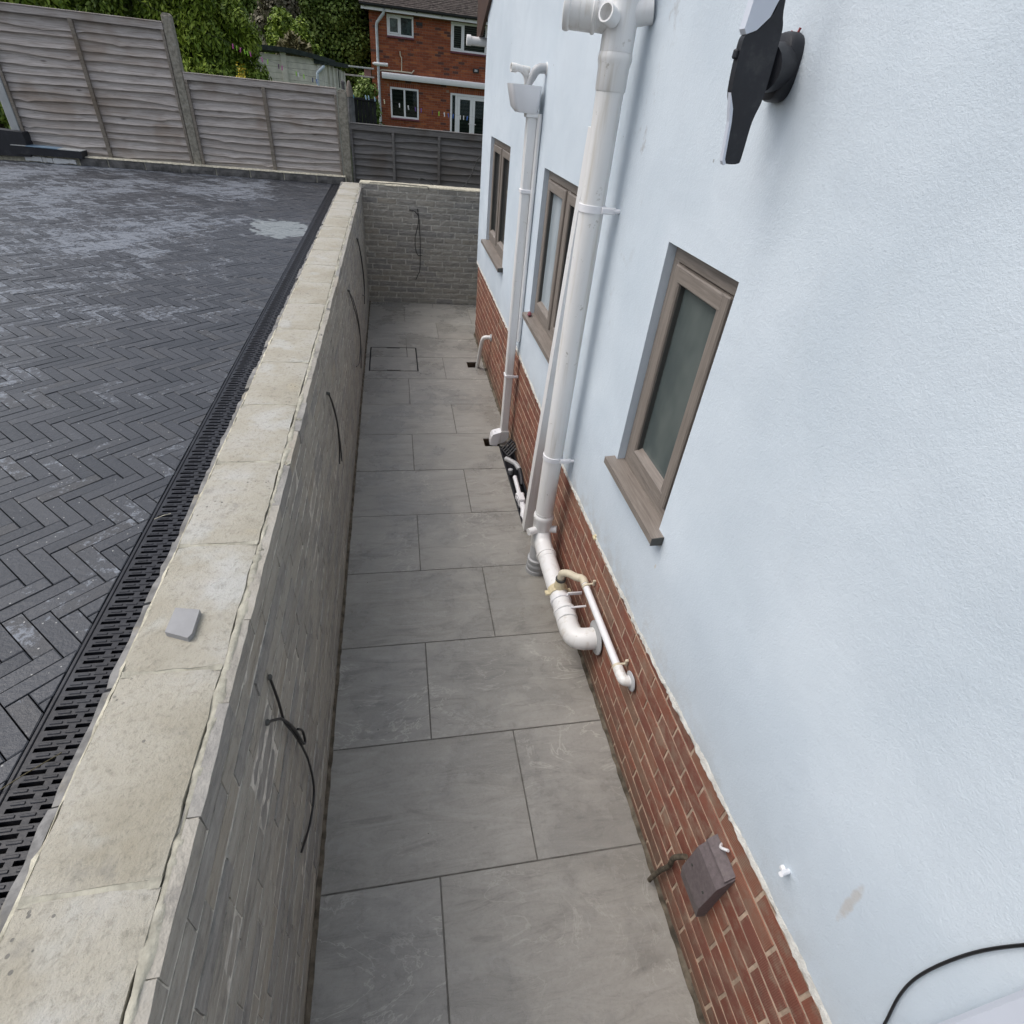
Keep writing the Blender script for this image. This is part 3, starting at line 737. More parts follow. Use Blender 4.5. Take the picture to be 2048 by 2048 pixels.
# ================================================================== HOUSE
hs = thing('white_house', (2.4, 3.0, 0), 'white rendered house wall on a red brick plinth beside the path', 'house')
ZL = [(-2.2, .83), (.135, .827), (.405, .832), (1.0, .795), (1.43, .768), (2.68, .752), (3.4, .802), (4.36, .852), (5.6, .87), (7.08, .880)]
zline = lambda y: float(np.interp(y, [a for a, _ in ZL], [c for _, c in ZL]))
WIN = [(1.500, 2.008, 1.232, 2.182), (2.98, 4.045, 1.228, 2.190), (5.33, 6.44, 1.232, 2.198)]
def ztop(y): return 3.02 + (7.40-y)*.60
ys = sorted({-2.2, YCOR, *[v for w in WIN for v in w[:2]], *np.arange(-2.2, YCOR, .06).round(3).tolist()})
ys = [y for i, y in enumerate(ys) if i == 0 or y - ys[i-1] > .012 or any(abs(y-v) < 1e-6 for w in WIN for v in w[:2])]
zs = [None, 1.228, 1.232, 2.182, 2.190, 2.198, None]
wl = MB(); vid = {}
def vv(i, j):
    if (i,j) not in vid:
        y = ys[i]; z = zline(y) + random.uniform(-.004, .004) if j == 0 else ztop(y) if j == len(zs)-1 else zs[j]
        vid[i,j] = len(wl.v); wl.v.append((W, y, z))
    return vid[i,j]
for i in range(len(ys)-1):
    for j in range(len(zs)-1):
        cy = (ys[i]+ys[i+1])/2; za = zs[j] if j else .9; zb = zs[j+1] if zs[j+1] else 3.0; cz = (za+zb)/2
        if any(w[0] < cy < w[1] and w[2] < cz < w[3] for w in WIN): continue
        wl.f.append((vv(i,j), vv(i,j+1), vv(i+1,j+1), vv(i+1,j)))
for y0, y1, z0, z1 in WIN:   # reveals
    rv = .075
    wl.add([(W,y0,z0),(W,y1,z0),(W,y1,z1),(W,y0,z1),(W+rv,y0,z0),(W+rv,y1,z0),(W+rv,y1,z1),(W+rv,y0,z1)], [(0,1,5,4),(1,2,6,5),(2,3,7,6),(3,0,4,7)])
# far end of the house and its other faces
wl.add([(W,YCOR,zline(YCOR)),(W+6,YCOR,zline(YCOR)),(W+6,YCOR,3.2),(W,YCOR,3.2)], [(0,1,2,3)])
nb = len(ys)
wl.add([(W+.0, y, zline(y)+.001) for y in ys] + [(W+.05, y, zline(y)+.001) for y in ys], [(i, i+1, nb+i+1, nb+i) for i in range(nb-1)])
wl.build('rendered_wall', MAT['render'], hs)
b = MB(); b.box(W+.10, W+6, -2.2, YCOR-.1, -.2, 1.225); b.box(W+.30, W+6, -2.2, YCOR-.1, 1.225, 3.0); b.build('inner_wall', MAT['room_dark'], hs)
# flaking bead along the bottom of the render
b = MB(); n = int((YCOR+2)/.012); vs = []
wv = 0
for i in range(n+1):
    y = -2 + (YCOR+2)*i/n; wv = .6*wv + random.uniform(-.0030, .0030); z = zline(y)
    wt = .5*math.sin(y*9.1)+.5*math.sin(y*23.7+2)+random.uniform(-.5,.5)
    vs += [(W-.0006, y, z+.022+wt*.007), (W-.0030+random.uniform(-.0022,.0022), y, z+.010+wt*.003), (W-.0030+random.uniform(-.003,.003), y, z-.004+wv), (W+.014, y, z-.010+wv)]
b.add(vs, [(4*i+k, 4*i+1+k, 4*i+5+k, 4*i+4+k) for i in range(n) for k in range(3)]); b.build('render_edge', MAT['render_edge'], hs, smooth=60)
# plinth bricks
PX = W + .0135
b = MB(); b.box(PX+.0035, PX+.05, -2.2, YCOR-.004, -.2, .93); b.build('plinth_mortar', MAT['plinth_mortar'], hs)
ps = BrickSet('brick', MAT['redbrick'], .215, .0645, .016, .0012, .0016, 6, 4)
items = [(PX+.0155, u, z, R(-90), ln) for u, z, ln in courses(-1.6, YCOR-.006, -.028, 13, .075, .215, .0102, lambda r: .1126*(r % 2), .002, keep=lambda r, a, c: -.028 + r*.075 < zline((a+c)/2)+.02)]
ps.lay(hs, items, 300)
# windows
def window(y0, y1, z0, z1, kind):
    xf = W + .034
    ow = .052; fr = MB()
    fr.box(xf, xf+.06, y0+.001, y0+ow, z0+.032, z1-.001, .004)
    win = thing_part('window', hs, (xf, (y0+y1)/2, z0))
    boxes('frame_stile', MAT['taupe_v'], win, (xf, xf+.06, y0+.001, y0+ow, z0+.032, z1-.001, .004), (xf, xf+.06, y1-ow, y1-.001, z0+.032, z1-.001, .004))
    boxes('frame_rail', MAT['taupe_h'], win, (xf-.0012, xf+.06, y0+ow*.2, y1-ow*.2, z1-ow-.004, z1-.003, .004), (xf-.0012, xf+.06, y0+ow*.2, y1-ow*.2, z0+.034, z0+.034+ow, .004))
    lights = [(y0+ow, y1-ow)] if kind == 'single' else [(y0+ow, (y0+y1)/2-.028), ((y0+y1)/2+.028, y1-ow)]
    if kind != 'single':
        m_ = MB(); m_.box(xf-.002, xf+.06, (y0+y1)/2-.029, (y0+y1)/2+.029, z0+.034+ow, z1-ow-.004, .004); m_.build('mullion', MAT['taupe_v'], win)
    za, zb = z0+.034+ow, z1-ow-.004
    for a, c in lights:
        sw = .058; x = xf - .014
        boxes('sash_stile', MAT['taupe_v'], win, (x, x+.05, a+.002, a+sw, za+.002, zb-.002, .005), (x, x+.05, c-sw, c-.002, za+.002, zb-.002, .005))
        boxes('sash_rail', MAT['taupe_h'], win, (x-.001, x+.05, a+sw*.6, c-sw*.6, zb-sw, zb-.003, .005), (x-.001, x+.05, a+sw*.6, c-sw*.6, za+.003, za+sw, .005))
        s_ = MB(); s_.prism([(x+.002, za+sw), (x+.03, za+sw+.016), (x+.03, za+sw)], 1, a+sw, c-sw); s_.build('glazing_bead', MAT['taupe_h'], win)
        p_ = MB(); e = .004
        boxes('gasket', MAT['seal'], win, (x+.012, x+.03, a+sw, a+sw+e, za+sw, zb-sw), (x+.012, x+.03, c-sw-e, c-sw, za+sw, zb-sw), (x+.012, x+.03, a+sw, c-sw, zb-sw-e, zb-sw))
        p_.box(x+.030, x+.036, a+sw-.004, c-sw+.004, za+sw-.004, zb-sw+.004); p_.build('pane', MAT['obscure' if kind == 'single' else 'pane_pale' if a > (y0+y1)/2 and y1 < 5 else 'pane_dark'], win)
    s_ = MB(); ya, yb = y0-.050, y1+.030
    s_.prism([(W-.048, z0+.000), (W-.048, z0+.030), (W+.055, z0+.040), (W+.055, z0+.004)], 1, ya, yb)
    sl = s_.build('sill', MAT['taupe_h'], win)
    e_ = MB(); e_.prism([(W-.050, z0-.002), (W-.050, z0+.032), (W-.002, z0+.037), (W-.002, z0-.002)], 1, ya-.004, ya-.0005); e_.build('end_cap', MAT['seal'], win)
    return win
window(*WIN[0], 'single'); window(*WIN[1], 'double'); window(*WIN[2], 'double')
b = MB(); b.box(W-.03, W-.006, 3.955, 3.985, 1.266, 1.280, .004); b.box(W-.02, W-.0, 3.97, 4.01, 1.266, 1.286, .004)
single('dead_leaf_scrap', b, MAT['maroon'], (W-.01, 3.98, 1.266), 'small dark red scrap lying on the middle window sill', 'scrap')
# verge board and gutter end at the far corner of the house
b = MB(); b.prism([(7.68, 2.965), (7.38, 2.99), (6.84, 3.215), (2.0, 6.1), (2.0, 6.4), (7.68, 3.36)], 0, W-.030, W-.001)
hs_b = b.build('verge_board', MAT['brown_paint'], hs)
b = MB(); b.prism([(7.75, 3.37), (2.0, 6.42), (2.0, 6.47), (7.78, 3.42)], 0, W-.07, W+6.1); b.build('roof', MAT['rooftile'], hs)
b = MB(); b.rod((1.235, 7.50, 2.943), (2.6, 7.50, 2.943), .038, 14); b.rod((1.205, 7.50, 2.945), (1.247, 7.50, 2.945), .046, 14); b.build('gutter', MAT['upvc'], hs, smooth=40)

# ================================================================== PIPES ON THE HOUSE
sx, sy = 1.25, 2.612
sp = thing('soil_pipe', (sx, sy, 0), 'thick white soil stack with capped branch at top and bend to a low wall flange', 'pipe')
b = MB(); b.tube([(sx, sy, .47), (sx, sy, 2.70)], .055, 28); b.build('stack', MAT['upvc_old'], sp, smooth=40)
b = MB(); b.lathe([(.0560, -.085), (.0595, -.080), (.0600, -.01), (.0640, .004), (.0660, .016), (.0640, .032), (.0600, .036)], (sx, sy, 2.675), (0,0,1), 28); b.build('collar', MAT['upvc_old'], sp, smooth=40)
b = MB(); b.tube([(sx, sy, 2.71), (sx, sy, 3.3)], .0625, 28); b.tube([(sx, sy, 2.812), (1.14, sy+.034, 2.819)], .058, 24); b.tube([(sx, sy, 2.82), (1.355, sy-.03, 2.84)], .044, 20)
bd = b.build('branch_body', MAT['upvc'], sp, smooth=40)
ax = Vector((-1, .34, .05)).normalized(); p0 = Vector((1.165, sy+.025, 2.818))
b = MB(); b.lathe([(.058, 0), (.0655, .004), (.0665, .014), (.062, .018), (.0625, .060), (.0605, .062), (.0625, .064), (.0635, .098), (.067, .102), (.0685, .112), (.066, .122), (.05, .126)], p0, ax, 32); b.build('access_cap', MAT['upvc_old'], sp, smooth=30)
bo = Vector((sx-.045, sy-.045, 2.80)); bx = Vector((-.72, -.58, .20)).normalized()
b = MB(); b.lathe([(.030, 0), (.030, .055), (.0245, .055), (.0245, .010), (.001, .010)], bo, bx, 24); b.build('boss', MAT['upvc'], sp, smooth=40)
def pipe_clip(z, x, y, r, name='bracket', m='upvc_new', h=.030):
    b = MB(); b.lathe([(r+.0008, 0), (r+.0045, .001), (r+.0045, h-.001), (r+.0008, h)], (x, y, z-h/2), (0,0,1), 26)
    b.box(x+r*.5, W-.02, y-r-.006, y-r+.004, z-h*.45, z+h*.45, .002); b.box(x+r*.5, W-.03, y-r-.012, y-r-.006, z-h*.35, z+h*.35, .002)
    b.rod((W-.035, y-r, z), (W+.002, y-r, z), .009, 10)
    return b.build(name, MAT[m], sp, smooth=40)
pipe_clip(2.185, sx, sy, .055); pipe_clip(.905, sx, sy, .055)
# foot of the stack
b = MB(); b.lathe([(.0565, .10), (.0565, .085), (.061, .08), (.0645, .072), (.0645, .055), (.060, .048), (.060, -.16), (.055, -.17)], (sx, sy, .40), (0,0,1), 28)
b.tube([(sx-.03, sy-.02, .375), (sx-.098, sy-.045, .375)], .0235, 16); b.tube([(sx+.03, sy-.02, .375), (sx+.085, sy-.045, .385)], .0235, 16); b.build('foot_branch', MAT['upvc'], sp, smooth=40)
b = MB(); b.tube([(sx, sy, .24), (sx, sy, .11)], .0555, 24); b.lathe([(.068, 0), (.068, .03), (.064, .034), (.064, .05), (.0665, .054), (.0665, .075), (.0635, .08), (.0635, .095), (.066, .1), (.066, .118), (.056, .125)], (sx, sy, -.002), (0,0,1), 26); b.build('ground_socket', MAT['grey_plastic'], sp, smooth=35)
rz = .285
b = MB(); b.tube([(sx, sy, .36), (sx, sy-.03, .325), (sx, sy-.085, rz+.008), (sx, 2.40, rz)], .056, 24, smooth_n=4); b.tube([(sx, 2.44, rz), (sx, 1.93, rz-.012)], .055, 26); b.build('low_run', MAT['upvc'], sp, smooth=50)
for yy, wd_ in ((2.452, .020), (1.985, .020)): MB().lathe([(.0555, 0), (.0625, .003), (.0635, .010), (.0625, wd_), (.0555, wd_+.004)], (sx, yy, rz-.002), (0,-1,0), 28).build('run_collar', MAT['upvc'], sp, smooth=40)
MB().lathe([(.0558, 0), (.0595, .002), (.0595, .075), (.0558, .078)], (sx, 1.985, rz-.006), (0,-1,0), 28).build('bend_socket', MAT['upvc'], sp, smooth=40)
el = [(sx, 1.92, rz-.012), (sx, 1.865, rz-.013), (sx+.006, 1.815, rz-.010), (sx+.03, 1.782, rz-.002), (sx+.07, 1.765, rz+.010), (W+.01, 1.760, rz+.018)]
b = MB(); b.tube(el, .058, 26, smooth_n=5); b.build('wall_bend', MAT['upvc_old'], sp, smooth=60)
b = MB(); b.lathe([(.092, 0), (.090, .004), (.064, .010), (.06, .012)], (W+.002, 1.760, .306), (-1,0,0), 32); b.build('flange', MAT['grey_plastic'], sp, smooth=40)
b = MB(); b.lathe([(.0556, 0), (.0600, .002), (.0600, .026), (.0556, .028)], (sx, 2.075, rz-.008), (0,-1,0), 26); b.box(sx+.03, W+.004, 2.052, 2.062, rz+.042, rz+.062, .002); b.rod((sx+.02, 1.955, rz+.05), (W, 1.958, rz+.05), .006, 8); b.build('bracket', MAT['upvc_new'], sp, smooth=40)
# small waste pipe that drops into the low run
wp = thing('waste_pipe', (1.32, 1.7, .45), 'slim white waste pipe with cream elbows running down the plinth to a small round flange', 'pipe')
b = MB(); b.tube([(1.325, 1.985, .508), (1.325, 1.40, .514)], .0185, 16); b.build('tube', MAT['upvc_new'], wp, smooth=50)
b = MB(); b.tube([(sx, 2.125, .385), (sx, 2.125, .425), (sx+.006, 2.118, .442), (sx+.03, 2.09, .462), (1.30, 2.035, .488), (1.322, 2.012, .500), (1.326, 1.985, .508), (1.325, 1.955, .509)], .0215, 16, smooth_n=4); b.build('elbow', MAT['cream_plastic'], wp, smooth=60)
b = MB(); b.lathe([(.034, 0), (.031, .02), (.028, .045), (.025, .055)], (sx, 2.125, rz+.045), (0,0,1), 20)
for k in range(9):
    an = R(-78 + 156*k/8); an2 = R(-78 + 156*(k+1)/8)
    if k < 8: b.beam((sx+.0585*math.sin(an), 2.125, rz-.006+.0585*math.cos(an)), (sx+.0585*math.sin(an2), 2.125, rz-.006+.0585*math.cos(an2)), .050, .006, (0,1,0))
b.box(sx-.078, sx-.052, 2.108, 2.142, rz-.010, rz+.006, .003); b.box(sx+.052, sx+.074, 2.108, 2.142, rz-.004, rz+.012, .003); b.build('saddle', MAT['yellow_plastic'], wp, smooth=40)
b = MB(); b.lathe([(.030, 0), (.0305, .010), (.029, .014)], (sx, 2.125, rz+.098), (0,0,1), 20); b.build('seal_ring', MAT['seal'], wp, smooth=40)
for yy in (1.945, 1.432):
    b = MB(); b.lathe([(.0188, 0), (.0225, .001), (.0225, .015), (.0188, .016)], (1.325, yy, .511), (0,-1,0), 18); b.box(1.325, W+.010, yy-.014, yy-.003, .527, .534, .002); b.box(W-.004, W+.012, yy-.015, yy-.002, .516, .556, .003); b.build('clip', MAT['cream_plastic'], wp, smooth=40)
b = MB(); b.tube([(1.325, 1.415, .514), (1.325, 1.372, .515), (1.330, 1.350, .515), (1.345, 1.343, .514), (W+.01, 1.342, .513)], .0245, 16, smooth_n=4); b.build('elbow', MAT['upvc_old'], wp, smooth=60)
b = MB(); b.lathe([(.046, 0), (.045, .003), (.030, .008)], (W+.001, 1.342, .512), (-1,0,0), 26); b.build('flange', MAT['grey_plastic'], wp, smooth=40)
b = MB(); b.box(W-.014, W+.004, 2.022, 2.052, .760, .774, .003); b.box(W-.006, W+.004, 2.028, 2.046, .770, .786, .003)
single('wall_plug', b, MAT['yellow_plastic'], (W, 2.035, .77), 'small yellow plastic plug at the lower edge of the white render', 'wall plug')

# square downpipe with open hopper
dp = thing('downpipe', (1.297, 4.29, 0), 'white square downpipe fed by an open hopper between the two far windows', 'pipe')
b = MB(); b.box(1.264, 1.329, 4.258, 4.323, .13, 2.50, .006); b.build('tube', MAT['upvc'], dp)
b = MB()
def loop(x0, x1, y0, y1, z, r=.018):
    out = []
    for cx, cy, a0 in ((x1-r, y0+r, -90), (x1-r, y1-r, 0), (x0+r, y1-r, 90), (x0+r, y0+r, 180)):
        for k in range(5):
            an = R(a0 + 90*k/4); out.append((cx+r*math.cos(an), cy+r*math.sin(an), z))
    return out
L_ = [loop(1.195, 1.318, 4.245, 4.38, 2.458, .02), loop(1.165, 1.330, 4.228, 4.40, 2.485, .03), loop(1.138, 1.334, 4.220, 4.415, 2.600, .02), loop(1.145, 1.327, 4.227, 4.408, 2.600, .02), loop(1.172, 1.322, 4.236, 4.392, 2.490, .02)]
n = len(L_[0]); vs = [p for l in L_ for p in l]; fs = [(k*n+i, k*n+(i+1)%n, (k+1)*n+(i+1)%n, (k+1)*n+i) for k in range(4) for i in range(n)] + [tuple(range(n))[::-1], tuple(range(4*n, 5*n))]
b.add(vs, fs); b.build('hopper', MAT['upvc_new'], dp, smooth=40)
b = MB(); b.box(1.252, 1.341, 4.247, 4.335, 2.435, 2.462, .005); b.build('outlet_socket', MAT['upvc'], dp)
b = MB(); b.rod((1.342, 4.250, .97), (1.342, 4.250, 2.46), .0155, 12); b.build('conduit', MAT['upvc'], dp, smooth=50)
for z in (2.02, .66):
    b = MB(); b.box(1.258, 1.337, 4.250, 4.331, z-.012, z+.012, .003); b.box(1.33, W+.012, 4.252, 4.264, z-.010, z+.010, .002); b.rod((1.347, 4.246, z), (1.347, 4.26, z), .008, 8); b.build('clip', MAT['upvc_new'], dp)
b = MB()
sec = [((1.297, 4.290, .150), .074), ((1.290, 4.289, .085), .074), ((1.255, 4.285, .062), .072), ((1.205, 4.282, .050), .070)]
b.prism([(1.262, .135), (1.335, .140), (1.335, .072), (1.300, .030), (1.246, .008), (1.244, .030), (1.252, .062)], 1, 4.252, 4.328)
b.build('shoe_bend', MAT['upvc'], dp)
b = MB(); b.prism([(1.262, .132), (1.196, .112), (1.178, .080), (1.172, .004), (1.236, -.008), (1.2455, .030), (1.2535, .064)], 1, 4.246, 4.334); b.build('shoe', MAT['upvc_new'], dp)
b = MB(); b.rod((1.215, 4.29, .121), (1.217, 4.29, .125), .004, 8); b.build('screw', MAT['grey_plastic'], dp)
hp = thing('overflow_pipe', (1.30, 4.26, 2.69), 'grey elbowed pipe leaving the wall and dropping into the hopper', 'pipe')
b = MB(); b.tube([(W+.01, 4.275, 2.690), (1.325, 4.27, 2.688), (1.300, 4.268, 2.680), (1.282, 4.27, 2.660), (1.258, 4.285, 2.605), (1.245, 4.29, 2.56)], [.026]*21, 14, smooth_n=4) if False else b.tube([(W+.01, 4.275, 2.690), (1.318, 4.27, 2.688), (1.300, 4.268, 2.680), (1.288, 4.27, 2.668), (1.262, 4.285, 2.610), (1.245, 4.29, 2.55)], [.0265, .0265, .0265, .0265, .019, .019], 14)
b.build('elbow', MAT['grey_plastic'], hp, smooth=60)
b = MB(); b.lathe([(.033, 0), (.032, .004), (.027, .006)], (W, 4.275, 2.690), (-1,0,0), 18); b.build('flange', MAT['upvc'], hp, smooth=40)
tp = thing('waste_tee', (1.20, 4.33, 2.67), 'short white open-ended tee pipe bending down into the hopper', 'pipe')
b = MB(); b.tube([(1.155, 4.30, 2.678), (1.205, 4.31, 2.676), (1.235, 4.32, 2.658), (1.252, 4.33, 2.630), (1.262, 4.335, 2.56)], .0195, 14, smooth_n=4)
b.tube([(1.205, 4.31, 2.676), (1.26, 4.33, 2.674)], .019, 12); b.build('tube', MAT['upvc_old'], tp, smooth=60)
b = MB(); b.lathe([(.0235, 0), (.0235, .036), (.018, .036), (.018, .006), (.001, .006)], (1.176, 4.305, 2.677), (-1, -.15, .02), 16); b.build('socket', MAT['upvc_old'], tp, smooth=40)
b = MB(); b.rod((W+.002, 4.56, 2.21), (W-.016, 4.56, 2.21), .014, 12); b.box(W-.006, W+.001, 4.545, 4.575, 2.225, 2.262, .003)
single('filled_wall_fixing', b, MAT['upvc'], (W, 4.56, 2.22), 'small white knob left on the wall beside the square downpipe', 'fixing')

# loose length of square downpipe leaning by the stack
b = MB(); b.beam((1.277, 3.052, .006), (1.325, 2.950, 2.46), .064, .064, (1,0,0))
single('loose_downpipe_length', b, MAT['upvc'], (1.277, 3.05, 0), 'plain white square pipe length leaning upright behind the soil stack', 'pipe')

# small waste pipe by the far gully
w2 = thing('gully_waste_pipe', (1.28, 5.99, 0), 'short white bent pipe from the plinth down into the far gully', 'pipe')
b = MB(); b.tube([(W+.015, 5.765, .435), (1.335, 5.775, .435), (1.305, 5.785, .428), (1.288, 5.80, .40), (1.281, 5.84, .32), (1.272, 6.010, -.02)], .0215, 16, smooth_n=4); b.build('tube', MAT['upvc_old'], w2, smooth=60)
b = MB(); b.lathe([(.040, 0), (.036, .008), (.023, .012)], (W+.013, 5.765, .435), (-1,0,0), 18); b.build('flange', MAT['grey_plastic'], w2, smooth=40)
for nm, gl, lab in (('gully', GULLY1, 'open square gully hole at the foot of the square downpipe'), ('gully', GULLY2, 'open square gully hole under the short bent waste pipe')):
    b = MB(); x0, x1, y0, y1 = gl; b.box(x0+.001, x0+.008, y0+.001, y1-.001, -.072, -.008); b.box(x1-.008, x1-.001, y0+.001, y1-.001, -.072, -.008); b.box(x0+.008, x1-.008, y0+.001, y0+.008, -.072, -.008); b.box(x0+.008, x1-.008, y1-.008, y1-.001, -.072, -.008)
    single(nm, b, MAT['soil'], ((x0+x1)/2, (y0+y1)/2, -.07), lab, 'gully', 'open gullies in the path')
# black trough set in the trench by the plinth with unfinished pipework
tr = thing('drain_trough', (1.30, 3.7, -.07), 'black open trough sunk between the path slabs and the brick plinth', 'trough')
b = MB(); b.box(1.2515, 1.262, 3.037, 4.230, -.073, .012, .003); b.box(1.262, W+.008, 3.037, 4.230, -.073, -.062); b.box(W-.003, W+.009, 3.037, 4.230, -.062, .010, .003); b.build('lining', MAT['black_plastic'], tr)
b = MB(); b.box(1.315, 1.330, 3.06, 4.05, -.062, -.040, .004); b.build('rib', MAT['black_plastic'], tr)
gr = thing('broken_grate', (1.325, 4.13, 0), 'broken piece of black slotted grate lying across the trough', 'grate')
b = MB(); e0, e1 = Vector((1.262, 4.155, .012)), Vector((1.352, 4.215, .075)); ax2 = Vector((.25, -1, .1)).normalized()*.155
for k in range(5): 
    o_ = ax2*(k/4); b.beam(e0+o_, e1+o_, .012, .010, (0,0,1))
for t_ in (0, .33, .66, 1): b.beam(e0.lerp(e1, t_), e0.lerp(e1, t_)+ax2, .012, .010, (0,0,1))
b.build('grid', MAT['black_plastic'], gr)
gp_ = thing('bent_grey_pipe', (1.32, 3.78, 0), 'short bent grey pipe end lying in the black trough', 'pipe')
b = MB(); b.tube([(1.263, 3.945, .048), (1.30, 3.90, .050), (1.338, 3.855, .045), (1.355, 3.79, .035)], .021, 14, smooth_n=4); b.build('tube', MAT['grey_plastic'], gp_, smooth=60)
b = MB(); b.tube([(1.355, 3.80, .036), (1.358, 3.70, .012), (1.352, 3.64, -.02)], .020, 12, smooth_n=3); b.build('hose', MAT['black_plastic'], gp_, smooth=60)
b = MB(); b.lathe([(.001,-.045), (.021, -.04), (.021, .006), (.014, .010), (.001, .010)], (1.290, 3.838, 0), (0,0,1), 16); single('pipe_stub', b, MAT['grey_plastic'], (1.29, 3.838, -.04), 'capped round pipe stub standing in the black trough', 'pipe', smooth=40)
tw = thing('white_trap', (1.28, 3.35, -.02), 'new white pipe and trap fitting lying in the black trough', 'pipe')
b = MB(); b.tube([(1.292, 3.665, .045), (1.288, 3.42, .038)], .0175, 14); b.build('tube', MAT['upvc_new'], tw, smooth=50)
b = MB(); b.box(1.262, 1.312, 3.315, 3.415, -.01, .072, .006); b.box(1.254, 1.320, 3.400, 3.424, .004, .062, .004); b.box(1.256, 1.262, 3.36, 3.39, .02, .05, .002); b.box(1.272, 1.302, 3.29, 3.32, .0, .05, .004); b.build('body', MAT['upvc_new'], tw)
b = MB(); b.tube([(1.287, 3.30, .03), (1.287, 3.255, .035), (1.283, 3.22, .022), (1.275, 3.19, .0), (1.290, 3.15, -.02)], .024, 14, smooth_n=4); b.build('bend', MAT['upvc_new'], tw, smooth=60)

# ================================================================== SMALL FITTINGS ON THE HOUSE WALL
ft = thing('wall_light', (W, 1.56, 2.66), 'black wall fitting with pale curved front high on the white wall', 'wall fitting')
b = MB(); rl = []
for k in range(28):
    an = 2*math.pi*k/28; cy_k, cz_k = math.cos(an), math.sin(an)
    rl.append((1.588 + .050*math.copysign(abs(cy_k)**.7, cy_k), 2.660 + .068*math.copysign(abs(cz_k)**.7, cz_k)))
vs = []
for x_, sc_ in ((W+.001, .96), (W-.006, 1.0), (W-.026, 1.0), (W-.034, .95), (W-.037, .86)): vs += [(x_, 1.588+(y_-1.588)*sc_, 2.66+(z_-2.66)*sc_) for y_, z_ in rl]
b.add(vs, [(r_*28+i, r_*28+(i+1)%28, (r_+1)*28+(i+1)%28, (r_+1)*28+i)[::-1] for r_ in range(4) for i in range(28)] + [tuple(range(112, 140))[::-1]]); b.build('base', MAT['black_plastic'], ft, smooth=40)
def soft(pts, k=4):
    out = []; n_ = len(pts)
    for i in range(n_):
        a_, b2, c2, d2 = (np.array(pts[(i+j) % n_]) for j in (-1, 0, 1, 2))
        for q in range(k):
            t_ = q/k; v_ = .5*((2*b2)+(c2-a_)*t_+(2*a_-5*b2+4*c2-d2)*t_*t_+(3*b2-a_-3*c2+d2)*t_**3); out.append((float(v_[0]), float(v_[1])))
    return out
b = MB(); b.tube([(W-.03, 1.580, 2.660), (1.262, 1.535, 2.652)], .048, 20); b.build('neck', MAT['black_plastic'], ft, smooth=40)
prof = [(1.238, 2.90), (1.238, 2.765), (1.228, 2.735), (1.204, 2.711), (1.182, 2.702), (1.178, 2.676), (1.183, 2.604), (1.198, 2.571), (1.204, 2.545), (1.213, 2.470), (1.219, 2.461), (1.250, 2.463), (1.256, 2.477), (1.257, 2.549), (1.268, 2.601), (1.267, 2.699), (1.265, 2.723), (1.253, 2.767), (1.253, 2.90)]
b = MB(); b.prism(soft(prof), 1, 1.50, 1.522); b.build('body', MAT['black_plastic'], ft)
b = MB(); b.prism([(1.2375, 2.90), (1.2375, 2.766), (1.2275, 2.736), (1.2035, 2.712), (1.181, 2.703), (1.174, 2.712), (1.180, 2.78), (1.19, 2.90)], 1, 1.4985, 1.5235); b.build('front_cover', MAT['grey_white'], ft)
b = MB(); b.prism([(1.1815, 2.600), (1.1972, 2.571), (1.2032, 2.545), (1.2122, 2.470), (1.2182, 2.460), (1.212, 2.458), (1.206, 2.466), (1.197, 2.545), (1.189, 2.571)], 1, 1.4985, 1.5125); b.build('lower_cover', MAT['grey_white'], ft)
b = MB(); b.box(1.170, 1.180, 1.505, 1.520, 2.660, 2.678, .003); b.build('button', MAT['black_plastic'], ft)
rwm = plain('red_wire', (.30,.04,.04), .5)
for yy, zz in ((1.606, 2.731), (1.575, 2.735)): MB().beam((W-.010, yy, 2.722), (W-.008, yy-.003, zz), .004, .004).build('red_wire', rwm, ft)

cw = thing('vent_cowl', (W, .56, .45), 'dusty purple-brown angled box on the brick plinth, shaped like a little hood', 'vent cowl')
pn = [(PX, .662), (W-.030, .590), (W-.040, .420), (W-.020, .335), (PX, .330)]
b = MB(); b.prism(pn, 1, .500, .632); b.build('hood', MAT['dark_block'], cw)
b = MB(); b.prism([(PX, .672), (W-.014, .640), (W-.016, .632), (PX, .655)], 1, .505, .632); b.build('flashing', MAT['dark_block'], cw)
for yy, zz in ((.525, .500), (.608, .500)): MB().rod((W-.034, yy, zz), (W-.0385, yy, zz), .0045, 10).build('screw', MAT['seal'], cw, smooth=40)
b = MB(); b.tube([(W-.012, .66, .42), (W-.020, .69, .33), (W-.004, .70, .22), (W-.015, .715, .13), (W-.03, .72, .03)], .010, 8, smooth_n=5); b.build('stem', MAT['edge_dirt'], cw, smooth=60)
b = MB(); b.tube([(W+.012, .60, .672), (W-.005, .585, .69), (W+.002, .565, .715)], .005, 8, smooth_n=4); single('white_wire_end', b, MAT['upvc_new'], (W, .58, .69), 'short white wire end poking out above the hooded box', 'wire', smooth=60)
b = MB(); b.rod((W+.004, .413, .985), (W-.034, .405, 1.000), .0065, 10); b.box(W-.010, W+.002, .412, .432, .965, .980, .003)
single('white_peg', b, MAT['upvc_new'], (W, .413, .985), 'little white plastic peg sticking out of the render above the plinth', 'peg')
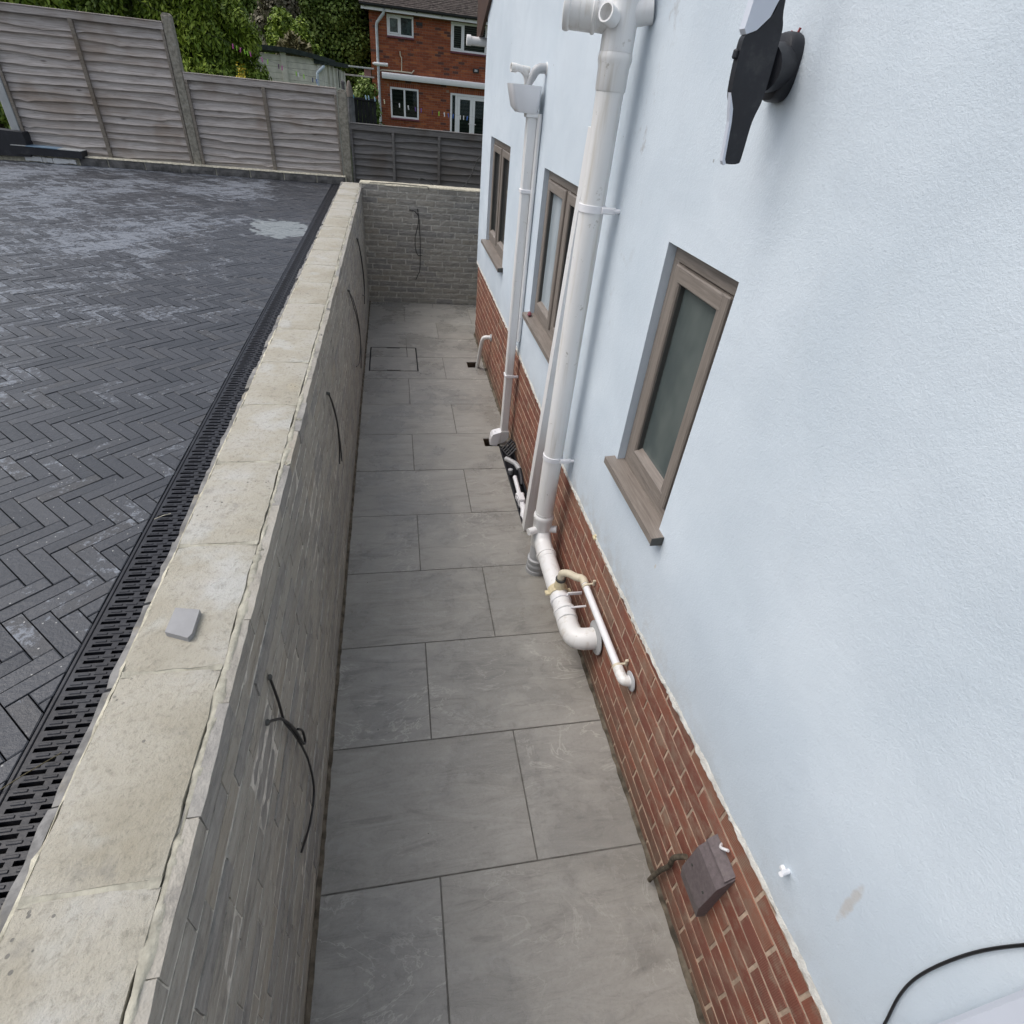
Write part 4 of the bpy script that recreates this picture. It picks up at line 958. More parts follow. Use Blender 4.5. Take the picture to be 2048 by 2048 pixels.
# meter box at the near end and its cable
mb_ = thing('meter_box', (W, -.25, 1.0), 'flat white box on the wall cut off by the lower right picture corner', 'meter box')
b = MB(); b.box(W-.032, W+.001, -.62, .068, .62, 1.72, .008); b.build('door', MAT['grey_white'], mb_)
b = MB(); b.tube([(W-.010, .05, .86), (W-.008, .085, 1.02), (W-.008, .098, 1.075), (W-.007, .122, 1.16), (W-.007, .134, 1.24), (W-.007, .135, 1.34), (W-.007, .127, 1.45), (W-.007, .108, 1.56), (W-.007, .08, 1.68), (W-.010, .03, 1.80)], .0029, 10, smooth_n=5)
single('wall_cable', b, MAT['black_cable'], (W, .13, 1.3), 'black cable curving over the white wall at the lower right corner', 'cable', smooth=60)

# ================================================================== CABLES HANGING ON THE GREY WALLS
def cable(paths, loc, label, r=.0042, grp='cable tails hanging on the grey brick walls'):
    c = thing('cable_tail', loc, label, 'cable', grp)
    for p in paths:
        b = MB(); b.tube(p, r, 8, smooth_n=6); b.build('strand', MAT['black_cable'], c, smooth=60)
        q = Vector(p[0]); b = MB(); b.lathe([(.001, -.004), (.0085, -.003), (.0085, .003), (.006, .006), (.001, .007)], q, (1, 0, 0) if q.y < 8 else (0, -1, 0), 10); b.build('entry_hole', MAT['seal'], c, smooth=40)
cw_ = lambda pts, x=.006: [(x + .012*math.sin(3.1*i/(max(1, len(pts)-1))), y, z) for i, (y, z) in enumerate(pts)]
cable([cw_([(1.023, 1.195), (1.022, 1.08), (1.012, .989), (1.05, .86), (1.09, .70), (1.115, .54), (1.095, .38), (.98, .37), (.857, .445)]),
       cw_([(.900, 1.165), (.935, 1.12), (.985, 1.04), (1.04, .90), (1.085, .735), (1.115, .70), (1.125, .745), (1.10, .80)], .014)], (.01, 1.02, 1.0), 'nearest and thickest black cable tail on the retaining wall, with a hooked end')
cable([cw_([(2.846, 1.184), (2.93, 1.10), (3.02, .93), (3.07, .75), (3.113, .582)]), cw_([(2.85, 1.18), (2.88, 1.10), (2.95, .95), (2.96, .80), (2.93, .679)], .014)], (.01, 2.9, 1.0), 'black cable pair on the retaining wall, second from the camera')
cable([cw_([(4.742, 1.172), (5.05, 1.02), (5.35, .80), (5.545, .577), (5.58, .36), (5.45, .204)]), cw_([(4.75, 1.165), (5.02, .95), (5.25, .75), (5.42, .50), (5.10, .42), (4.80, .50)], .014)], (.01, 5.1, 1.0), 'long split black cable tail on the retaining wall beside the inspection cover')
cable([cw_([(6.377, 1.219), (6.60, 1.06), (6.80, .80), (6.90, .58), (6.88, .40)]), cw_([(6.38, 1.21), (6.65, .98), (6.80, .70), (6.70, .56), (6.55, .60)], .014)], (.01, 6.6, 1.0), 'farthest black cable tail on the retaining wall, close to the corner', .0048)
cable([[(.60, 8.262, 1.205), (.66, 8.252, 1.195), (.712, 8.250, 1.13), (.722, 8.248, 1.0), (.728, 8.246, .80), (.725, 8.246, .60), (.715, 8.25, .46), (.66, 8.258, .33)],
       [(.700, 8.262, 1.22), (.712, 8.250, 1.10), (.69, 8.247, .99), (.660, 8.246, .87), (.668, 8.246, .72), (.70, 8.246, .655), (.755, 8.25, .66)]], (.7, 8.26, .8), 'looped black cable tail hanging on the brick end wall', .0048)
b = MB(); b.tube([(.10, 8.30, EH+.006), (.45, 8.305, EH+.012), (.80, 8.30, EH+.006), (.842, 8.285, EH+.006), (.843, 8.262, EH-.018)], .0045, 8)
single('loose_wire', b, MAT['black_cable'], (.45, 8.3, EH), 'thin dark wire lying along the top of the end wall', 'wire')
b = MB(); b.tube([(1.75, 9.34, 1.86), (1.62, 9.38, 1.74), (1.52, 9.38, 1.52), (1.38, 9.30, 1.37), (1.05, 9.2, 1.30), (.80, 9.3, 1.36), (.78, 9.36, 1.44), (.90, 9.38, 1.42), (1.05, 9.34, 1.32)], .007, 8, smooth_n=6)
single('looped_hose', b, MAT['seal'], (1.2, 9.3, 1.3), 'thin black hose looping in front of the dark fence panel', 'hose', smooth=60)

# offcut on the coping
of = MB(); P4 = [(-.181, .986), (-.125, .962), (-.118, .975), (-.120, 1.052), (-.179, 1.064)]
of.prism(P4, 2, H+.0005, H+.016)
single('slab_offcut', of, MAT['slab_offcut'], (-.15, 1.01, H), 'small grey slab offcut lying on the pale coping blocks', 'offcut')
for i, (p0, p1) in enumerate((((-.44, 1.63, ZD+.004), (-.395, 1.655, ZD+.007)), ((-.475, .70, ZD+.006), (-.37, .785, ZD+.010)))):
    b = MB(); b.tube([p0, tuple((a+c)/2+.002 for a, c in zip(p0, p1)), p1], .0012, 6)
    single('dry_straw', b, MAT['cream_mortar'] if i == 0 else MAT['drygrass'], p0, ('pale straw lying across the drain grate beside the pavers', 'thin brown stalk lying across the nearest end of the drain')[i], 'straw')

# ================================================================== KERB AND FENCE AT THE BACK OF THE DRIVE
kw = thing('kerb_wall', (-2, 9.37, ZD), 'low kerb of dark grey bricks along the foot of the fence', 'kerb')
b = MB(); b.box(-5.2, -.26, 9.334, 9.43, ZD-.05, ZD+.098); b.build('core', MAT['cream_mortar'], kw)
ks = BrickSet('brick', MAT['kerb_brick'], .425, .094, .012, .003, .004, 5)
ks.lay(kw, [(u, 9.3315, z, 0, ln) for u, z, ln in courses(-3.62, -.27, ZD-.002, 1, .1, .425, .013, lambda r: .1)], 300)
b = MB(); n = 60; vs = []
for i in range(n+1):
    x = -3.65 + 3.38*i/n; vs += [(x, 9.318+random.uniform(-.003,.003), ZD+.092+random.uniform(-.002,.002)), (x, 9.327, ZD+.104+random.uniform(-.002,.004)), (x, 9.432, ZD+.103)]
b.add(vs, [(3*i+k, 3*i+3+k, 3*i+4+k, 3*i+1+k) for i in range(n) for k in (0,1)]); b.build('top_mortar', MAT['cream_mortar'], kw, smooth=60)
for k, (xa, xb) in enumerate(((-4.24, -4.05), (-4.04, -3.93), (-3.92, -3.66))):
    b = MB(); n = 6; pts = [(xa+(xb-xa)*i/n, ZD+.002+random.uniform(0,.016)) for i in range(n+1)] + [(xb-(xb-xa)*i/n, ZD+.062+random.uniform(-.008,.008)) for i in range(n+1)]
    b.prism(pts, 1, 9.306-.006*k, 9.338); b.build('white_patch', MAT['upvc_old'], kw)
def lap_panel(x0, x1, z0, z1, y, nsl, board, bat, label, mids, batw=.045):
    f = thing('fence_panel', ((x0+x1)/2, y, z0), label, 'fence panel', 'fence panels behind the drive')
    pitch = (z1-.075-z0)/nsl; n = 22
    for k in range(nsl):
        zb, zt = z0 + k*pitch - .016 + (random.uniform(-.013, .013) if k else 0), z0 + (k+1)*pitch + .02
        b = MB(); vs = []; ph = random.uniform(0, 9); am = random.uniform(.005, .014)
        kn = [(random.uniform(x0, x1), random.uniform(.006, .018)) for _ in range(random.randrange(1, 4))]
        for i in range(n+1):
            x = x0+.01 + (x1-x0-.02)*i/n
            wv_ = am*math.sin(x*2.3+ph) + am*.6*math.sin(x*5.7+ph*2) - sum(a*math.exp(-((x-c)/.03)**2) for c, a in kn) + random.uniform(-.0018, .0018)
            vs += [(x, y+.006, zt), (x, y-.044, zb+wv_), (x, y-.028, zb+wv_+.003), (x, y+.014, zt)]
        b.add(vs, [(4*i+k_, 4*(i+1)+k_, 4*(i+1)+(k_+1)%4, 4*i+(k_+1)%4)[::-1] for i in range(n) for k_ in range(3)]); b.build('slat', MAT[board], f)
    for xm in mids:
        b = MB(); b.box(xm-batw/2, xm+batw/2, y-.066, y-.036, z0-.01, z1-.07, .003); b.build('batten', MAT[bat], f)
    b = MB(); b.box(x0, x1, y-.062, y-.006, z1-.078, z1-.012, .003); b.build('top_rail', MAT[board], f)
    b = MB(); b.box(x0, x1, y-.070, y+.02, z1-.012, z1, .003); b.build('cap', MAT[board], f)
    boxes('end_batten', MAT[bat], f, (x0, x0+.032, y-.064, y-.034, z0-.01, z1-.078, .003), (x1-.032, x1, y-.064, y-.034, z0-.01, z1-.078, .003))
    return f
FY = 9.47
lap_panel(-4.215, -2.262, 1.355, 2.862, FY, 16, 'larch', 'batten', 'tallest fence panel of silvered wavy-edged boards, left of the mottled post', [-3.265])
lap_panel(-2.150, -.298, 1.362, 2.398, FY, 11, 'larch', 'batten', 'middle-height fence panel of silvered boards between the two mottled posts', [-1.215])
lap_panel(-.165, 1.85, 1.20, 2.035, FY+.03, 9, 'dark_board', 'dark_board', 'lowest fence panel of old dark boards beside the white house', [.418, 1.062], .035)
def conc_post(x, z1, w, m, label, z0=1.0):
    t = thing('concrete_post', (x, FY, z0), label, 'post', 'concrete fence posts')
    b = MB(); b.box(x-w/2, x+w/2, FY-.062, FY+.05, z0, z1-.02, .008); b.prism([(x-w/2+.004, z1-.02), (x+w/2-.004, z1-.02), (x+w/4, z1), (x-w/4, z1)], 1, FY-.056, FY+.044); b.build('shaft', MAT[m], t)
    return t
conc_post(-2.206, 2.945, .105, 'post', 'tall mottled concrete post between the two silvered fence panels')
conc_post(-.232, 2.385, .115, 'post', 'shorter mottled concrete post where the dark fence panel begins')
lp = conc_post(-4.275, 2.6, .10, 'post_pale', 'smooth pale concrete post at the left picture edge')
b = MB(); b.box(-4.224, -4.216, FY-.065, FY-.062, 1.8, 1.81); 
tb = thing('black_trough', (-4.4, 9.38, ZD), 'black plastic tub at the left picture edge below the pale post', 'tub')
b = MB(); b.prism([(-4.75, ZD+.05), (-4.145, ZD+.06), (-4.150, 1.622), (-4.75, 1.645)], 1, 9.27, 9.44); b.build('tub_body', MAT['black_plastic'], tb)
sl = thing('black_sleeper', (-3.92, 9.33, ZD+.08), 'black edged slab lying on the kerb at the foot of the tallest panel', 'slab')
b = MB(); b.prism([(-4.30, ZD+.085), (-3.545, ZD+.085), (-3.535, 1.462), (-4.305, 1.476)], 1, 9.25, 9.42); b.build('block_body', MAT['black_plastic'], sl)
b = MB(); b.prism([(-4.32, 1.4765), (-4.15, 1.4755), (-4.15, 1.484), (-4.32, 1.482)], 1, 9.245, 9.425); b.prism([(-3.80, 1.4675), (-3.54, 1.4635), (-3.54, 1.470), (-3.80, 1.476)], 1, 9.245, 9.425); b.build('pale_strip', MAT['post_pale'], sl)
b = MB(); b.prism([(-4.15, 1.4755), (-3.80, 1.4685), (-3.80, 1.477), (-4.15, 1.484)], 1, 9.24, 9.428); b.build('blue_strip', plain('blue_grey_sheet', (.16,.24,.32), .5), sl)

# ================================================================== NEIGHBOUR'S GARDEN
def X27(x): return x
fh = thing('brick_house', (2.5, 27.5, 0), 'red brick house with white windows seen beyond the fence', 'house')
FYY = 27.0; hx0, hx1, hz0, hz1 = -.245, 6.5, 0, 4.46
OPN = [(.378, 1.332, 3.808, 4.40), (2.705, 4.05, 3.58, 4.42), (.408, 1.487, 1.354, 2.316), (2.72, 4.9, .15, 2.325)]
b = MB(); slab = None
xs, zs_, gr_ = rect_minus(hx0+.01, hx1, hz0, hz1, [(a, b_, c, d_) for a, b_, c, d_ in OPN])
for i in range(len(xs)-1):
    for j in range(len(zs_)-1):
        if gr_[i][j]: b.add([(xs[i],FYY+.012,zs_[j]),(xs[i+1],FYY+.012,zs_[j]),(xs[i+1],FYY+.012,zs_[j+1]),(xs[i],FYY+.012,zs_[j+1])], [(0,1,2,3)])
b.box(hx0+.012, hx1, FYY+.2, FYY+7, hz0, hz1); b.build('mortar_face', MAT['far_mortar'], fh)
b = MB()
for r in range(int(hz1/.075)):
    z = r*.075; u = hx0 - .1125*(r % 2)
    while u < hx1:
        segs = [(max(u, hx0), min(u+.215, hx1))]
        for a, c, za, zb in OPN:
            if zb > z+.02 and za < z+.05:
                ns = []
                for p, q in segs:
                    if q <= a or p >= c: ns.append((p, q)); continue
                    if p < a: ns.append((p, a))
                    if q > c: ns.append((c, q))
                segs = ns
            # soldier course over the ground-floor openings
        for p, q in segs:
            if q-p > .02 and not any(a-.06 < (p+q)/2 < c+.06 and zb-.01 < z+.03 < zb+.14 for a, c, za, zb in OPN[2:]):
                b.box(p, q, FYY+random.uniform(0,.003), FYY+.02, z, z+.065)
        u += .225
for a, c, za, zb in OPN[2:]:
    x = a-.05
    while x < c+.05: b.box(x, x+.063, FYY, FYY+.02, zb+.005, zb+.14); x += .075
b.build('wall_bricks', MAT['farbrick'], fh, kind='stuff')
b = MB(); b.box(hx0, hx1, FYY+.013, FYY+.2, hz0, .12); b.build('base', MAT['far_mortar'], fh)
def far_window(x0, x1, z0, z1, split, behind, sill=True, low_left=True):
    f = MB(); y = FYY-.02; w = .062
    f.box(x0, x1, y, y+.06, z1-w, z1, .006); f.box(x0, x1, y, y+.06, z0, z0+w, .006); f.box(x0, x0+w, y, y+.06, z0+w, z1-w, .006); f.box(x1-w, x1, y, y+.06, z0+w, z1-w, .006)
    for s_ in split: f.box(s_-w*.55, s_+w*.55, y-.002, y+.06, z0+w, z1-w, .006)
    win = f.build('window', MAT['white_frame'], fh)
    ed = [x0+w] + [v for s_ in split for v in (s_-w*.55, s_+w*.55)] + [x1-w]
    for k in range(0, len(ed), 2):
        a, c = ed[k], ed[k+1]
        if k == 0 and low_left:
            m = MB(); e = .045; m.box(a, a+e, y-.012, y+.04, z0+w, z1-w, .005); m.box(c-e, c, y-.012, y+.04, z0+w, z1-w, .005); m.box(a+e, c-e, y-.012, y+.04, z0+w, z0+w+e, .005); m.box(a+e, c-e, y-.012, y+.04, z1-w-e, z1-w, .005); m.build('sash', MAT['white_frame'], win); a += e; c -= e
            m = MB(); m.box(a, c, y+.03, y+.036, z0+w+e, z1-w-e)
        else: m = MB(); m.box(a, c, y+.03, y+.036, z0+w, z1-w)
        m.build('pane', MAT['glass'], win)
    m = MB(); m.box(x0+.02, x1-.02, y+.10, y+.11, z0+.02, z1-.02); m.build('blind', MAT[behind], win)
    if sill: m = MB(); m.box(x0-.02, x1+.02, FYY-.06, FYY+.02, z0-.055, z0-.004, .006); m.build('sill', MAT['maroon'], win)
    return win
far_window(*OPN[0], [.845], 'net_curtain'); far_window(*OPN[1], [3.17], 'blind_slat'); far_window(*OPN[2], [.945], 'blind_olive', low_left=False)
# patio doors
x0, x1, z0, z1 = OPN[3]; y = FYY-.02
b = MB(); b.box(x0, x1, y, y+.06, z1-.07, z1, .006); b.box(x0, x0+.075, y, y+.06, z0, z1-.07, .006); b.box(x1-.075, x1, y, y+.06, z0, z1-.07, .006); b.box(2.915, 3.0, y-.002, y+.06, z0, z1-.07, .006); b.box(x0+.07, x1-.07, y, y+.06, z0, z0+.1, .006); b.box(4.2, 4.28, y, y+.06, z0+.1, z1-.07, .006)
pd = b.build('patio_door', MAT['white_frame'], fh)
for a, c in ((3.002, 3.60), (3.604, 4.198)):
    m = MB(); e = .10; zt = z1-.075; m.box(a, a+e, y-.012, y+.05, z0+.1, zt, .006); m.box(c-e, c, y-.012, y+.05, z0+.1, zt, .006); m.box(a+e, c-e, y-.012, y+.05, zt-e, zt, .006); m.box(a+e, c-e, y-.012, y+.05, z0+.1, z0+.1+.16, .006); m.build('door_leaf', MAT['white_frame'], pd)
    m = MB(); m.box(a+e, c-e, y+.02, y+.026, z0+.26, zt-e); m.build('pane', MAT['glass'], pd)
for xh, s_ in ((3.555, -1), (3.65, 1)):
    m = MB(); m.box(xh-.012, xh+.012, y-.022, y-.012, 1.28, 1.45, .004); m.box(min(xh, xh+s_*.11), max(xh, xh+s_*.11), y-.05, y-.035, 1.375, 1.395, .004); m.box(xh-.008, xh+.008, y-.04, y-.02, 1.378, 1.392); m.build('handle', MAT['upvc_new'], pd)
for zz in (1.30, 2.02): m = MB(); m.box(2.99, 3.02, y-.03, y-.012, zz-.04, zz+.04, .004); m.build('hinge', MAT['upvc_new'], pd)
m = MB(); m.box(x0+.076, 2.914, y+.03, y+.036, z0+.1, z1-.07); m.build('side_pane', MAT['glass'], pd)
m = MB(); m.box(x0+.02, x1-.02, y+.10, y+.11, z0, z1-.02); m.build('blind', MAT['blind_olive'], pd)
# awning case, gutter, fascia, roof
b = MB(); b.prism([(FYY-.19, 2.545), (FYY-.21, 2.60), (FYY-.20, 2.70), (FYY-.15, 2.735), (FYY+.0, 2.735), (FYY+.0, 2.545)], 0, .123, 5.2); b.build('awning_case', MAT['white_frame'], fh, smooth=30)
b = MB(); b.box(-.50, 6.7, FYY-.30, FYY-.28, 4.43, 4.53); b.box(-.50, 6.7, FYY-.28, FYY, 4.455, 4.475); b.build('fascia', MAT['white_frame'], fh)
b = MB(); b.tube([(-.55, FYY-.345, 4.575), (6.7, FYY-.345, 4.575)], .060, 14)
for x in (-.35, .55, 1.45, 2.35, 3.2): b.box(x-.02, x+.02, FYY-.39, FYY-.285, 4.50, 4.55)
b.build('gutter', MAT['black_gutter'], fh, smooth=40)
rf = MB(); rf.prism([(FYY-.36, 4.60), (FYY+4.0, 7.2), (FYY+8.2, 4.6)], 0, -.48, 6.8); ro = rf.build('roof', MAT['rooftile'], fh)
b = MB(); sl_ = math.atan2(2.6, 4.36); cx_, sx_ = math.cos(sl_), math.sin(sl_)
for r in range(26):
    for k in range(44):
        u = -.56 + k*.168 + (.084 if r % 2 else 0); t0 = r*.105-.03
        z_ = lambda t, h: (FYY-.38 + t*cx_ - h*sx_, 4.60 + t*sx_ + h*cx_)
        q0 = z_(t0, .028+random.uniform(-.003,.004)); q1 = z_(t0+.19, .008); q2 = z_(t0, .012)
        b.add([(u,*q0),(u+.163,*q0),(u+.163,*q1),(u,*q1),(u,*q2),(u+.163,*q2)], [(0,1,2,3),(4,5,1,0)])
rt = b.build('tiles', MAT['rooftile'], ro, kind='stuff')
b = MB(); b.tube([(.30, FYY-.02, 4.95), (.30, FYY-.02, 5.5)], .055, 12); b.build('vent_pipe', MAT['grey_plastic'], fh, smooth=50)
b = MB(); b.tube([(.30, FYY-.32, 4.50), (.275, FYY-.25, 4.38), (.03, FYY-.10, 4.12), (.008, FYY-.07, 4.04), (-.005, FYY-.07, 0)], .050, 12); b.build('rain_pipe', plain('pale_grey_pipe', (.56,.60,.63), .45), fh, smooth=50)
b = MB(); b.tube([(-.15, FYY-.12, 2.945), (.36, FYY-.10, 2.955)], .055, 12); b.tube([(-.20, FYY-.12, 2.945), (-.14, FYY-.12, 2.945)], .03, 10); b.build('side_pipe', MAT['upvc'], fh, smooth=50)
b = MB(); b.tube([(.05, FYY-.03, 2.75), (.12, FYY-.05, 2.79), (.85, FYY-.05, 2.80), (1.24, FYY-.05, 2.795), (1.33, FYY-.05, 2.885)], .022, 8); b.tube([(.86, FYY-.05, 2.80), (.875, FYY-.05, 3.21), (.825, FYY-.05, 3.27), (.82, FYY-.05, 3.40)], .018, 8); b.build('waste_pipes', MAT['cream_plastic'], fh, smooth=50)
b = MB(); b.box(3.575, 3.80, FYY-.05, FYY+.01, 3.02, 3.15, .01); b.build('vent_box', MAT['black_gutter'], fh); 
b = MB(); b.box(3.63, 3.74, FYY-.055, FYY-.048, 3.05, 3.12, .003); b.build('vent_face', MAT['grey_plastic'], fh)
b = MB(); b.box(1.42, 1.66, FYY-.012, FYY+.01, 4.19, 4.28); b.build('air_brick', MAT['black_gutter'], fh)

# sectional concrete shed
sh = thing('garden_shed', (-2.0, 21, 0), 'pale panelled sectional shed with dark sloping roof beyond the fence', 'shed')
SX0, SX1, SY = -3.4, -1.385, 20.0
def zroof(x): return 2.90 - .020*(x+2.6)**2*2 - .055*max(0, x+2.1)
for k in range(22):
    z = -.05 + k*.130
    pts = [(SX0, z)] + [(SX1-.0, z)]
    zt = lambda x: min(z+.124, zroof(x)-.02)
    if zroof(SX0) - .02 < z: continue
    n = 8; top = [(SX0+(SX1-SX0)*i/n, max(z+.004, zt(SX0+(SX1-SX0)*i/n))) for i in range(n, -1, -1)]
    b = MB(); b.prism([(SX0, z), (SX1, z)] + top, 1, SY-.006*random.random(), SY+.06); b.build('panel', MAT['shed_panel'], sh)
for x in (-2.395, -1.46):
    b = MB(); b.box(x-.075, x+.075, SY-.035, SY+.05, -.1, zroof(x)-.03, .01); b.build('pillar', MAT['shed_panel'], sh)
def side_pt(t, o=0.0): return (SX1 + .365*t + .99*o, SY+.05 + 2.45*t - .147*o)
for k in range(5):   # side running away to the back
    t0, t1 = k*.2, k*.2+.195
    MB().prism([side_pt(t0), side_pt(t1), side_pt(t1, -.05), side_pt(t0, -.05)], 2, -.1, 2.72-.03*k).build('side_panel', MAT['shed_panel'], sh)
    MB().prism([side_pt(t1-.01), side_pt(t1+.03), side_pt(t1+.03, .05), side_pt(t1-.01, .05)], 2, -.1, 2.72-.03*k).build('side_rib', MAT['shed_panel'], sh)
MB().prism([side_pt(.63), side_pt(.75), side_pt(.75, .012), side_pt(.63, .012)], 2, 2.2, 2.62).build('dark_opening', MAT['dark_void'], sh)
MB().prism([side_pt(-.06, -.2), side_pt(1.08, -.2), side_pt(1.08, .14), side_pt(-.06, .14)], 2, 2.70, 2.80).build('eave', MAT['felt'], sh)
b = MB(); n = 14; xs_ = [SX0-.1+(SX1+.16-SX0+.1)*i/n for i in range(n+1)]
b.prism([(x, zroof(x)-.03) for x in xs_] + [(x, zroof(x)+.075) for x in xs_[::-1]], 1, SY-.12, SY+2.6); b.build('roof', MAT['felt'], sh)
b = MB(); b.tube([(-1.345, SY-.06, 2.672), (-1.345-.02, SY-.08, 2.65), (-1.535, SY-.10, 2.51), (-1.545, SY-.10, 2.45), (-1.548, SY-.10, 0)], .038, 10); b.build('rain_pipe', plain('pale_blue_pipe', (.52,.60,.66), .4), sh, smooth=50)
# closed parasol, gate, rails
pa = thing('closed_parasol', (-.72, 19.5, 0), 'closed grey garden parasol with taupe hood standing beside the shed', 'parasol')
b = MB(); px_, py_ = -.70, 19.5; prof_ = [(.012, 0), (.012, .9), (.13, .92), (.135, 1.3), (.115, 1.7), (.10, 2.06)]
b.lathe([(r_*(1), t_) for r_, t_ in prof_], (px_, py_, 0), (0,0,1), 12)
b.v = [(x + (random.uniform(-.02,.02) if z > .9 else 0), y + (random.uniform(-.02,.02) if z > .9 else 0), z) for x, y, z in b.v]; b.build('canopy', MAT['grey_fabric'], pa)
b = MB(); b.lathe([(.110, 2.06), (.105, 2.12), (.075, 2.27), (.045, 2.37), (.03, 2.405), (.005, 2.42)], (px_, py_, 0), (0,0,1), 12); b.build('hood', MAT['tan_fabric'], pa, smooth=50)
b = MB(); b.box(px_-.118, px_-.10, py_-.05, py_-.02, 2.06, 2.15); b.box(px_+.10, px_+.118, py_-.05, py_-.02, 2.04, 2.12); b.build('trim', plain('sky_blue_trim', (.12,.38,.55), .5), pa)
b = MB(); b.rod((-.87, 19.7, 0), (-.87, 19.7, 2.36), .045, 10); b.lathe([(.06, 0), (.055, .06), (.01, .10)], (-.87, 19.7, 2.32), (0,0,1), 10)
single('grey_post', b, MAT['grey_fabric'], (-.87, 19.7, 0), 'slim dark grey post just left of the closed parasol', 'post')
gt = thing('black_gate', (-.3, 20.4, 0), 'black boarded gate between the parasol and the brick house', 'gate')
for k in range(6):
    b = MB(); x = -.64 + k*.105; b.box(x, x+.10, 20.4, 20.425, -.05, 2.03, .004); b.build('board', MAT['black_timber'], gt)
b = MB(); b.box(-.66, .02, 20.37, 20.398, 1.98, 2.045, .005); b.build('rail', MAT['black_timber'], gt)
for nm, zz, mm in (('upper', 2.765, 'post_pale'), ('lower', 2.535, 'larch')):
    b = MB(); b.box(-1.25, -.10, 24.0, 24.06, zz-.022, zz+.022, .006)
    single('pergola_rail', b, MAT[mm], (-.7, 24, zz), {'upper': 'upper pale horizontal rail between the shed and the brick house', 'lower': 'lower greyish horizontal rail between the shed and the brick house'}[nm], 'rail', 'rails between shed and house')
b = MB(); b.box(-.42, -.20, 24.1, 24.16, 2.52, 2.78, .01); single('red_board', b, MAT['maroon'] if False else plain('faded_red_board', (.30,.16,.14), .8), (-.3, 24.1, 2.5), 'faded red board hung on the rails beside the brick house', 'board')
b = MB(); b.tube([(-4.02, 30, .3), (-4.12, 30, 7)], .06, 10); b.lathe([(.11,0),(.10,.5),(.06,.6)], (-4.02,30,-.1), (0,0,1), 12)
LP_ = None
single('pale_pole', b, plain('pale_steel_pole', (.50,.56,.62), .4), (-4.02, 30, 0), 'thin pale steel pole rising behind the hedge', 'pole', smooth=40)

# washing line with pegs
PEG = [(-2.221,2.759,'pink'),(-2.164,2.739,'lime green'),(-2.109,2.722,'pink'),(-2.043,2.702,'lime green'),(-2.001,2.686,'lime green'),(-1.955,2.679,'pink'),(-1.776,2.623,'pink'),(-1.687,2.598,'lime green'),(-1.512,2.554,'plum'),(-1.459,2.537,'pink'),(-1.229,2.479,'lime green'),(-1.195,2.467,'white'),(-1.105,2.450,'lime green'),(-.958,2.416,'navy'),(-.891,2.404,'blue'),(-.044,2.241,'pale blue'),(.008,2.240,'pale blue'),(.119,2.229,'pale blue'),(.291,2.204,'cream'),(.566,2.172,'white'),(.730,2.153,'white'),(.861,2.138,'violet'),(.969,2.130,'violet'),(1.181,2.112,'plum'),(1.305,2.105,'lime green'),(1.408,2.100,'white'),(1.484,2.095,'blue'),(1.575,2.088,'blue'),(1.715,2.081,'white'),(1.778,2.081,'white'),(1.848,2.080,'blue')]
PC = {'pink': (.55,.12,.38), 'lime green': (.32,.62,.06), 'plum': (.10,.03,.10), 'white': (.78,.78,.78), 'navy': (.03,.04,.16), 'blue': (.05,.15,.50), 'pale blue': (.38,.55,.70), 'cream': (.70,.64,.45), 'violet': (.16,.08,.34)}
ORD = ['first','second','third','fourth','fifth','sixth','seventh','eighth','ninth','tenth','eleventh','twelfth','thirteenth','fourteenth','fifteenth','sixteenth','seventeenth','eighteenth','nineteenth','twentieth','twenty-first','twenty-second','twenty-third','twenty-fourth','twenty-fifth','twenty-sixth','twenty-seventh','twenty-eighth','twenty-ninth','thirtieth','thirty-first']
b = MB(); b.tube([(-4.6, 13, 3.6), (-3.2, 13, 3.07)] + [(x, 13, z+.030) for x, z, _ in PEG] + [(2.6, 13, 2.09), (5, 13, 2.25)], .0012, 6)
single('washing_line', b, MAT['seal'], (0, 13, 2.2), 'thin washing line sagging across the neighbouring garden', 'washing line')
pm = {c: plain('peg_' + c.replace(' ', '_'), v, .4, .05) for c, v in PC.items()}
def peg_mesh(m):
    b = MB(); b.box(-.0085, -.001, -.006, .006, -.040, .040, .003); b.box(.001, .0085, -.006, .006, -.040, .040, .003); b.box(-.011, .011, -.004, .004, .010, .018, .002); return b.mesh('clothes_peg', m)
pme = {c: peg_mesh(pm[c]) for c in PC}
for i, (x, z, c) in enumerate(PEG):
    o = link_mesh('clothes_peg', pme[c], (x, 13, z)); o.rotation_euler = (0, random.uniform(-.2, .2), random.uniform(-.6, .6)); o.scale = (1.0, 1.0, .85)
    tag(o, '%s clothes peg, %s peg from the left on the washing line' % (c, ORD[i]), 'peg', 'pegs on the washing line')

